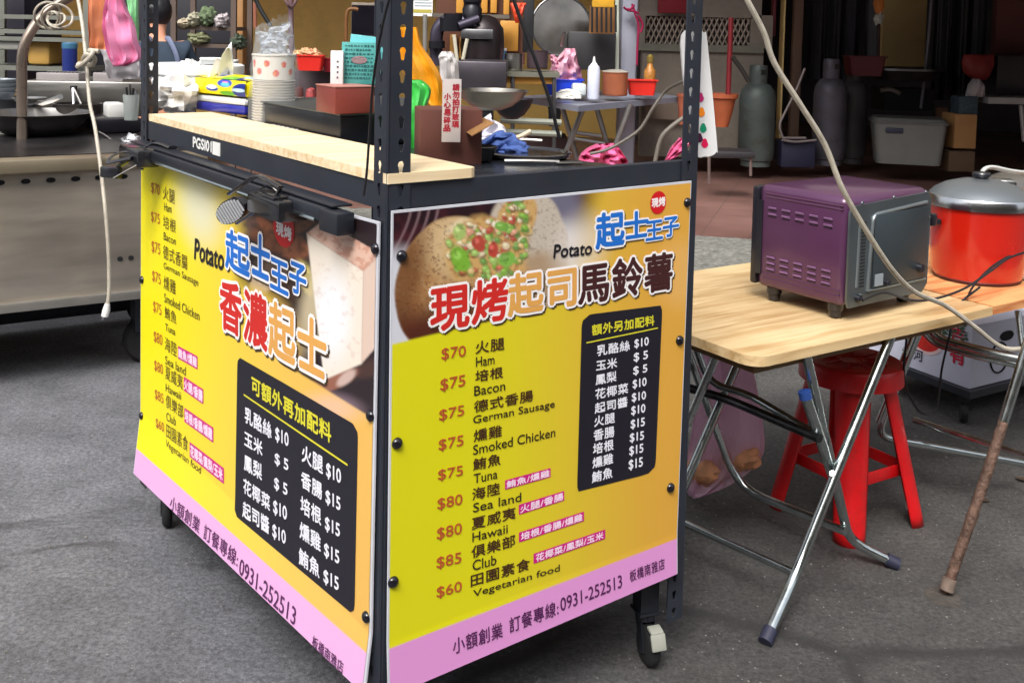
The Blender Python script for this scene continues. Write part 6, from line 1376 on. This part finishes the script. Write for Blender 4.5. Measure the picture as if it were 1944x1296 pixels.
# big wok hung up, black panel
hw = thing('hanging_wok', 'very large grey wok hanging upright with its hollow side forward', 'wok', tuple(D(1066, 110, 9.0)), 0)
cW = D(1066, 50, 9.0); RW = 57*px(9.0)
MW = Matrix.Translation(cW) @ Matrix.Rotation(R(8), 4, 'Z') @ Matrix.Rotation(R(82), 4, 'X')
MB().lathe([(RW*q, -RW*.42*(1-q*q)) for q in [k/14 for k in range(15)]][::-1], (0, 0, 0), 48, mat=MW).build('bowl', M('hung_wok', rgb(150, 148, 144), .22, 1., .35, 3), hw, world=True)
MB().tube([MW @ Vector((RW*cos(a), RW*sin(a), 0)) for a in [2*pi*i/48 for i in range(48)]], .010, 8, closed=True).build('rim', steel_d, hw, world=True)
MB().tube(smoothpath([D(1066, 88, 8.65), D(1068, 72, 8.62), D(1072, 63, 8.6)], 4), .013, 8).build('handle', steel, hw, world=True)
dbox('display_board', 'flat black panel standing right of the hanging wok', 'panel', 1078, 62, 1170, 132, 8.9, .06, M('panel_black', rgb(52, 52, 54), .5, .1, .2, 3), 0, .01)
hang_bag('red_bag', 'orange-red bag hanging on the wall left of the big wok', [(968, 1000, 6), (970, 996, 16), (974, 992, 30), (978, 988, 44)], 8.0, .1, M('orange_red', rgb(206, 70, 36), .5), 2)
dbox('black_post', 'black post behind the hanging wok', 'post', 992, -60, 1016, 100, 8.3, .15, M('post_black', rgb(26, 26, 30), .6))
dbox('yellow_banner', 'yellow and orange banner above the black panel', 'banner', 1124, -40, 1168, 14, 8.0, .04, M('banner_yellow', rgb(214, 160, 40), .6, 0, .3, 8), 0, .01)
# barred window behind
bwn = thing('barred_opening', 'small dark opening with black bars right of the hanging wok', 'window', tuple(D(1148, 60, 8.6)), 0)
m = MB(); a_, c_ = D(1120, 64, 8.6), D(1170, 12, 8.6); m.box(((a_.x+c_.x)/2, 8.7, (a_.z+c_.z)/2), (c_.x-a_.x, .05, c_.z-a_.z)); m.build('opening', M('opening_ochre', rgb(120, 80, 36), .7), bwn, world=True, smooth=False)
for k in range(6): x = 1124+k*9; MB().tube([D(x, 10, 8.58), D(x, 62, 8.58)], .010, 6).build('bar', MATS['post_black'], bwn, world=True)

# far folding table
zt = .81; ft = thing('far_table', 'small grey-topped folding table standing at the back between pillar and woks', 'table', tuple(G(1130, 320, .0)), 0)
q = [G(1098, 201, zt), G(1294, 184, zt), G(1200, 168, zt), G(985, 183, zt)]
m = MB(); m.add([p+Vector((0, 0, z)) for z in (-.045, 0) for p in q], [(0, 3, 2, 1), (4, 5, 6, 7), (0, 1, 5, 4), (1, 2, 6, 5), (2, 3, 7, 6), (3, 0, 4, 7)]); m.build('table_top', M('far_top', rgb(128, 132, 146), .35, .1), ft, world=True, smooth=False)
for (xa, ya, xb, yb, Y) in ((1110, 198, 1070, 301, 8.2), (1066, 200, 1097, 306, 8.4), (1197, 198, 1150, 325, 8.3), (1131, 199, 1165, 318, 8.4)): MB().tube([D(xa, ya, Y), D(xb, yb, Y)], .022, 10).build('leg', M('leg_grey', rgb(150, 148, 146), .3, .8), ft, world=True)
for (xa, ya, xb, yb) in ((1083, 251, 1140, 259), (1081, 262, 1146, 273)): MB().tube([D(xa, ya, 8.25), D(xb, yb, 8.35)], .017, 8).build('crossbar', MATS['leg_grey'], ft, world=True)
tubbox('blue_basket', 'bright blue plastic basket at the left of the far table', 'basket', 1034, 152, 1108, 181, 8.35, M('blue_plastic', rgb(30, 66, 206), .35))
hang_bag('pink_bag', 'pale pink carrier bag with knotted handles sitting in the blue basket', [(1072, 1092, 92), (1066, 1094, 102), (1050, 1096, 118), (1044, 1102, 134), (1036, 1104, 148), (1038, 1104, 156)], 8.6, .3, M('pale_pink_film', rgb(236, 186, 204), .4), 3, 4.)
hang_bag('pink_bag', 'small twisted pink bag handle left of the carrier bag knot', [(1044, 1052, 104), (1044, 1060, 112), (1048, 1068, 124), (1050, 1072, 136)], 8.55, .1, MATS['pale_pink_film'], 4, 2.)
sq = vessel('squeeze_bottle', 'white squeeze bottle with a pointed nozzle on the far table', 'bottle', 1114, 1138, 124, 188, 8.1, [(.9, 0), (1, .03), (1, .85), (.85, .96), (.6, 1), (0, 1)], M('bottle_white', rgb(214, 220, 238), .3), parts=(('nozzle', [(.62, 1.0), (.5, 1.04), (.28, 1.08), (.12, 1.25), (0, 1.26)], white_pl),))
vessel('copper_pot', 'copper-brown pot with a pale lid right of the squeeze bottle', 'pot', 1143, 1191, 137, 181, 8.4, POT, M('copper', rgb(170, 100, 70), .35, .3), parts=(('lid', [(1.05, 1.0), (1.05, 1.03), (.5, 1.1), (0, 1.12)], M('lid_pale', rgb(180, 172, 160), .4)),))
tubbox('red_basket', 'bright red basket at the right of the far table', 'basket', 1192, 153, 1248, 181, 8.5, redbk, 1.12)
ob = vessel('sauce_bottle', 'amber sauce bottle with a gold cap standing in the red basket', 'bottle', 1222, 1244, 118, 158, 8.8, [(.9, 0), (1, .1), (1, .6), (.5, .8), (.4, 1), (0, 1)], M('amber', rgb(176, 120, 56), .3, .1, .3, 40), parts=(('cap', [(.5, .95), (.6, 1), (.6, 1.25), (.3, 1.35), (0, 1.36)], M('gold_cap', rgb(170, 150, 80), .3, .6)),))
m = MB(); m.grid(clf(D(1078, 187, 8.0), .20, .07, 3), 24, 14); o = m.build('towel', M('towel_white', rgb(220, 220, 214), .9), thick=.01); base_at(o, D(1078, 187, 8.0)); tag(o, 'crumpled white towel on the front corner of the far table', 'towel')
dbox('white_tray', 'low white tray between the towel and the squeeze bottle', 'tray', 1086, 160, 1114, 182, 8.2, .15, M('tray_white', rgb(206, 216, 218), .5), 0, .02)
tubbox('grey_crate', 'dark slatted crate under the left end of the far table', 'crate', 1040, 205, 1066, 240, 8.9, M('crate_teal', rgb(60, 74, 80), .6))
dbox('dark_box', 'dark chest standing under the side shelf', 'chest', 1000, 262, 1078, 330, 8.6, .4, M('chest_dark', rgb(66, 44, 44), .7))
cable('grey_hose', 'thin grey hose curving down from the right post to the floor', [D(1300, 222, 7.6), D(1275, 240, 7.6), D(1255, 262, 7.6), D(1245, 300, 7.6), D(1240, 330, 7.6)], .016, MATS['grey_cable'] if 'grey_cable' in MATS else blackcable, 'hose')

# ---------------------------------------------------------------- pillar, grille window, cylinders
pil = thing('pillar', 'pale grey round-edged pillar wound with a magenta ribbon', 'pillar', tuple(D(1192, 330, 9.0)), 0)
a_, c_ = D(1170, 330, 9.0), D(1216, -60, 9.0); MB().box(((a_.x+c_.x)/2, 9.1, (.03+3.1)/2), (c_.x-a_.x, .2, 3.07), bev=.05).build('shaft', M('pillar_pale', rgb(158, 162, 176), .5, .1, .1, 2), pil, world=True)
MB().tube([D(1172, -60, 8.97), D(1171, 160, 8.97)], .018, 8).build('edge_strip', M('strip_pale', rgb(196, 206, 190), .4), pil, world=True)
rib = M('magenta_ribbon', rgb(170, 36, 84), .5)
for pts in ([(1184, 14), (1192, 20), (1204, 22), (1212, 26)], [(1200, 8), (1206, 28), (1212, 50), (1210, 90), (1209, 124)], [(1212, 30), (1220, 48), (1216, 62)], [(1204, 10), (1196, 18), (1188, 17)]):
    MB().tube(smoothpath([D(x, y, 8.9) for x, y in pts], 5), .028, 8, flat=.35).build('ribbon', rib, pil, world=True)
gw = thing('grille_wall', 'grey wall with a diamond-grille window between pillar and gas cylinders', 'wall', tuple(D(1330, 270, 10.0)), 0)
gY = 10.0; gwm = M('grille_grey', rgb(126, 118, 108), .7, 0, .12, 3, dirt=.3)
def gbox(nm_, x0, y0, x1, y1, Y, dep, mat):
    a, c = D(x0, y1, Y), D(x1, y0, Y); MB().box(((a.x+c.x)/2, Y+dep/2, (a.z+c.z)/2), (c.x-a.x, dep, c.z-a.z)).build(nm_, mat, gw, world=True, smooth=False)
gbox('lower_wall', 1214, 92, 1450, 296, gY, .15, gwm); gbox('sill', 1212, 88, 1450, 96, gY-.04, .2, M('sill_grey', rgb(112, 112, 100), .6)); gbox('upper_band', 1214, -80, 1450, 30, gY, .15, gwm); gbox('side_band', 1424, 30, 1468, 92, gY, .15, MATS['grille_grey']); gbox('left_band', 1212, 30, 1226, 92, gY, .15, MATS['grille_grey']); gbox('dark_pane', 1226, 30, 1424, 92, gY+.12, .03, M('pane_dark', rgb(66, 60, 58), .4))
gbox('ledge', 1225, 192, 1345, 226, gY-.10, .1, M('ledge_brown', rgb(112, 98, 86), .7))
m = MB()
for k in range(-4, 24):
    x = 1226+k*10
    for s_ in (1, -1):
        P_ = []
        for y in (31, 91):
            xx = x+(y-31)*.45*s_; P_.append((xx, y))
        (xa, ya), (xb, yb) = P_
        def clip(xa, ya, xb, yb):
            for lim, sg in ((1227, 1), (1423, -1)):
                if (xa-lim)*sg < 0 and (xb-lim)*sg < 0: return None
                if (xa-lim)*sg < 0: t_ = (lim-xa)/(xb-xa); xa, ya = lim, ya+(yb-ya)*t_
                if (xb-lim)*sg < 0: t_ = (lim-xa)/(xb-xa); xb, yb = lim, ya+(yb-ya)*t_
            return xa, ya, xb, yb
        c_ = clip(xa, ya, xb, yb)
        if c_: m.tube([D(c_[0], c_[1], gY+.03), D(c_[2], c_[3], gY+.03)], .009, 6)
m.build('grille', M('grille_bars', rgb(150, 138, 126), .5, .4), gw, world=True)
dbox('red_sign', 'plain dark red sign board above the grille window', 'sign', 1249, -60, 1309, 25, gY-.1, .04, M('dark_red_sign', rgb(128, 20, 36), .6, 0, .08), 0, .01)
dbox('yellow_post', 'dull yellow door post right of the grille window', 'door post', 1478, -80, 1496, 290, 10.2, .15, cream)
dbox('brown_door', 'tall brown door panel leaning behind the cream cable', 'door', 1497, -80, 1530, 300, 10.4, .08, M('door_brown', rgb(112, 88, 74), .7, 0, .15, 3))
dbox('red_strip', 'dark red strip beside the yellow door post', 'strip', 1466, -80, 1478, 70, 10.1, .1, M('strip_red', rgb(96, 22, 40), .6))
# gas cylinders
gcm = M('cylinder_grey', rgb(84, 94, 92), .5, .3, .2, 3, dirt=.7); gcm2 = M('cylinder_lilac', rgb(88, 87, 98), .5, .3, .2, 3, dirt=.7)
def cylinder(label, x0, x1, yt, yb, Y, mat, group='gas cylinders on the arcade floor'):
    a, c, t_ = D(x0, yb, Y), D(x1, yb, Y), D(x0, yt, Y); r = (c.x-a.x)/2; h = t_.z-a.z
    t = thing('gas_cylinder', label, 'gas cylinder', ((a.x+c.x)/2, Y+r, a.z), R(20), group)
    MB().lathe([(r*.8, 0), (r*.8, h*.05), (r*.9, h*.06), (r, h*.12), (r, h*.66), (r*.93, h*.74), (r*.7, h*.80), (r*.3, h*.83), (.001, h*.83)], n=32).build('tank', mat, t)
    m = MB(); m.lathe([(r*.48, h*.79), (r*.50, h*.9), (r*.50, h*.985), (r*.46, h), (r*.43, h*.985), (r*.43, h*.8)], n=28, a0=R(60), a1=R(330)); m.build('collar', mat, t)
    m = MB(); m.lathe([(r*.12, h*.82), (r*.14, h*.9), (r*.25, h*.91), (r*.25, h*.95), (.001, h*.96)], n=16); m.build('valve', M('valve_dark', rgb(24, 30, 28), .5), t)
    m = MB(); m.box((r*.0, -r*.49, h*.93), (r*.3, .01, h*.05)); m.build('collar_slot', MATS['valve_dark'], t, smooth=False)
    return t
cylinder('greenish grey gas cylinder left of the cream cable, right of the clay pots', 1407, 1476, 124, 318, 9.6, gcm)
cylinder('tall lilac grey gas cylinder standing left of the dark barrel', 1549, 1612, 112, 316, 9.9, gcm2)
cylinder('dark grey gas cylinder close behind the lilac one', 1596, 1650, 118, 312, 10.3, M('cylinder_dark', rgb(78, 78, 80), .5, .3))
tubbox('red_tub', 'dark red tub upside down on the rear gas cylinder', 'tub', 1612, 108, 1684, 144, 10.2, M('maroon_plastic', rgb(86, 20, 28), .5))
bn = thing('storage_bin', 'large grey lidded storage bin with a dark grip on the arcade floor', 'storage bin', tuple(D(1720, 308, 9.8)), R(-14))
BW, BH = 130*px(9.8), 86*px(9.8)
m = MB(); m.lathe([(BW*.50, 0), (BW*.52, .02), (BW*.58, BH), (BW*.55, BH)], n=4, mat=Matrix.Rotation(pi/4, 4, 'Z')); 
def rbox(w0, w1, z0, z1, k=.85):
    vs = []; 
    for w_, z in ((w0, z0), (w1, z1)):
        for cx, cy, a0 in ((1, 1, 0), (-1, 1, 90), (-1, -1, 180), (1, -1, 270)):
            for i in range(4): a = R(a0+30*i); vs.append((cx*(w_/2-.06)+.06*cos(a), cy*(w_*.36-.06)+.06*sin(a), z))
    n_ = 16; return vs, [tuple(range(n_))[::-1], tuple(range(n_, 2*n_))]+[(i, (i+1) % n_, n_+(i+1) % n_, n_+i) for i in range(n_)]
m = MB(); m.add(*rbox(BW*.88, BW, 0, BH*.88)); m.build('bin', M('bin_grey', rgb(112, 114, 110), .4, 0, .08), bn)
m = MB(); m.add(*rbox(BW*1.04, BW*1.06, BH*.88, BH*.93)); m.add(*rbox(BW*1.02, BW*.96, BH*.9301, BH)); m.build('lid', M('bin_lid', rgb(98, 100, 98), .45), bn)
MB().box((-BW*.22, -BW*.375, BH*.74), (BW*.24, .02, BH*.11), bev=.01).build('grip', M('grip_blue', rgb(48, 50, 72), .5), bn)
# clay pots and a red brush by the wall
vessel('clay_pot', 'terracotta pot left of the right cart post', 'pot', 1284, 1314, 178, 236, 9.0, [(.7, 0), (.8, .5), (1, .9), (1.05, .9), (1.05, 1), (.9, 1), (.7, .6), (0, .5)], M('terracotta', rgb(156, 84, 60), .8, 0, .2))
vessel('clay_pot', 'wide orange-brown pot behind the hanging white board', 'pot', 1340, 1396, 178, 240, 9.2, [(.5, 0), (.75, .4), (.95, .85), (1.1, .88), (1.1, 1), (.95, 1), (.7, .5), (0, .4)], M('terracotta2', rgb(168, 86, 50), .7, 0, .2))
rbm_ = thing('red_broom', 'dark red broom handle standing in the wide pot', 'broom', tuple(D(1383, 185, 9.1)), 0)
MB().tube([D(1382, 185, 9.1), D(1388, 34, 9.1)], .022, 10).build('handle', M('broom_red', rgb(120, 26, 34), .5), rbm_, world=True)
cable('black_rod', 'black stick leaning from the broom towards the left gas cylinder', [D(1390, 108, 9.0), D(1408, 132, 9.0), D(1422, 156, 9.0)], .02, M('rod_dark', rgb(40, 38, 36), .5), 'stick')
lc = thing('low_stool', 'low dark bench with thin pale legs under the hanging white board', 'bench', tuple(D(1385, 345, 8.4)), 0)
MB().box(D(1385, 290, 8.5), (.36, .28, .05), bev=.01).build('seat', M('bench_dark', rgb(34, 32, 36), .6), lc, world=True)
for x, y in ((1346, 348), (1425, 334)): MB().tube([D(x, 290, 8.4), D(x, y, 8.4)], .013, 8).build('leg', M('leg_pale', rgb(116, 100, 96), .5, .5), lc, world=True)
# dark room at the right
cf2 = thing('folded_chair', 'thin pale folded chair frame standing between the two gas cylinders', 'chair', tuple(D(1510, 272, 9.7)), 0)
for pts in ([(1528, 130), (1512, 170), (1478, 238), (1486, 262)], [(1484, 266), (1510, 270), (1550, 266)], [(1486, 262), (1530, 262)]): MB().tube(bendpath([D(x, y, 9.7) for x, y in pts], .05), .012, 8).build('tube', M('frame_pale', rgb(140, 132, 130), .4, .5), cf2, world=True)
dbox('blue_crate', 'dark blue crate under the folded chair frame', 'crate', 1482, 270, 1550, 318, 9.75, .3, M('crate_blue', rgb(34, 34, 60), .6), 0, .02)
dbox('dull_partition', 'dull yellow partition lit between the dark curtains', 'partition', 1672, -80, 1765, 128, 11.5, .08, cream)
dbox('partition_base', 'grey green base board below the dull yellow partition', 'base board', 1672, 128, 1765, 148, 11.45, .1, M('base_olive', rgb(96, 96, 74), .6))
crt = M('curtain_dark', rgb(46, 46, 52), .8, 0, .2, 5)
def curtain(label, x0, x1, y1, Y, mat):
    a, c = D(x0, y1, Y), D(x1, -80, Y); t = MB(); w_ = c.x-a.x
    t.grid(lambda u, v: (u*w_, .05*sin(u*w_*38)+.02*sin(u*w_*91), v*(c.z-a.z)), 90, 6); o = t.build('curtain', mat); o.location = (a.x, Y, a.z); return tag(o, label, 'curtain')
curtain('dark folded curtain left of the dull yellow partition', 1530, 1640, 150, 10.9, crt)
curtain('greyish strip curtain beside the dull yellow partition', 1640, 1672, 118, 10.8, M('curtain_grey', rgb(92, 92, 96), .7))
curtain('black draped curtain right of the dull yellow partition', 1766, 1882, 190, 10.6, M('curtain_black', rgb(30, 30, 34), .6))
MBp = thing('orange_tassel', 'orange and white bundle hanging on a dark rod at the partition', 'bundle', tuple(D(1668, 45, 10.6)), 0)
MB().blob(D(1669, 8, 10.6), (.05, .04, .11), 3, .3, 3).build('bundle', M('tassel_orange', rgb(214, 130, 60), .6), MBp, world=True); MB().blob(D(1668, 36, 10.6), (.045, .04, .06), 5, .5, 3).build('white_knot', M('tassel_white', rgb(190, 190, 180), .6), MBp, world=True); MB().tube([D(1668, 40, 10.6), D(1667, 112, 10.6)], .018, 8).build('rod', M('rod_umber', rgb(60, 40, 34), .6), MBp, world=True)
cable('pale_pole', 'thin pale pole leaning at the left edge of the black curtain', [D(1768, 0, 10.4), D(1762, 80, 10.4), D(1755, 150, 10.4), D(1748, 206, 10.4)], .016, M('pole_dim', rgb(110, 108, 116), .4, .4), 'pole')
bs2 = thing('wash_basin', 'grey steel basin on a stand under the dull yellow partition', 'basin', tuple(D(1710, 200, 10.3)), 0)
MB().lathe([(.001, .0), (.28, .02), (.36, .12), (.38, .12), (.38, .14), (.35, .14), (.27, .05), (.001, .03)], D(1712, 156, 10.5), 28).build('basin', steel_d, bs2, world=True); MB().tube(smoothpath([D(1672, 172, 10.0), D(1690, 170, 10.0), D(1708, 178, 10.0)], 4), .022, 8).build('handle', steel, bs2, world=True)
MB().box(D(1712, 188, 10.7), (.5, .4, .22)).build('stand', M('stand_black', rgb(20, 20, 22), .7), bs2, world=True)
redb = dbox('red_brown_partition', 'red-brown partition in the top right corner', 'partition', 1888, -80, 2010, 108, 10.4, .1, redw)
dbox('dark_machine', 'dark machine box under the red-brown partition at the right edge', 'machine', 1890, 108, 2010, 188, 10.0, .4, M('machine_dark', rgb(44, 40, 42), .5))
ss = thing('side_stand', 'pale-edged stand with one thin leg at the right edge', 'stand', tuple(D(1930, 300, 9.6)), 0)
a_, c_ = D(1876, 197, 9.6), D(2010, 188, 9.6); MB().box(((a_.x+c_.x)/2, 9.8, (a_.z+c_.z)/2), (c_.x-a_.x, .4, c_.z-a_.z)).build('top', M('stand_pale', rgb(150, 150, 150), .4, .3), ss, world=True, smooth=False); MB().tube([D(1938, 200, 9.6), D(1944, 268, 9.6)], .02, 8).build('leg', MATS['stand_pale'], ss, world=True)
hang_bag('red_bag', 'dull red bag hanging at the right, below the black curtain', [(1830, 1886, 104), (1826, 1886, 120), (1832, 1880, 140), (1850, 1872, 152)], 10.0, .2, M('dull_red', rgb(126, 40, 38), .6), 1)
hang_bag('grey_bag', 'pale grey bag on top of the tan box at the right', [(1848, 1858, 150), (1838, 1868, 164), (1832, 1870, 184)], 9.7, .15, M('grey_bag', rgb(150, 146, 148), .6), 2)
dbox('striped_box', 'dark teal striped box above the tan box at the right', 'box', 1820, 184, 1858, 218, 9.65, .2, M('teal_dark', rgb(48, 66, 76), .6, 0, .4, 30))
dbox('tan_box', 'tan cardboard box on a low stand at the right', 'box', 1810, 218, 1856, 282, 9.6, .3, M('tan_board', rgb(160, 118, 72), .8, 0, .1))
dbox('tan_box', 'lower dull tan box under the tan cardboard box', 'box', 1800, 288, 1852, 326, 9.6, .3, M('tan_board2', rgb(88, 68, 48), .8, 0, .1))
dbox('brown_board', 'dark brown board behind the storage bin', 'board', 1778, 205, 1800, 318, 10.2, .1, M('board_brown', rgb(92, 60, 40), .7))
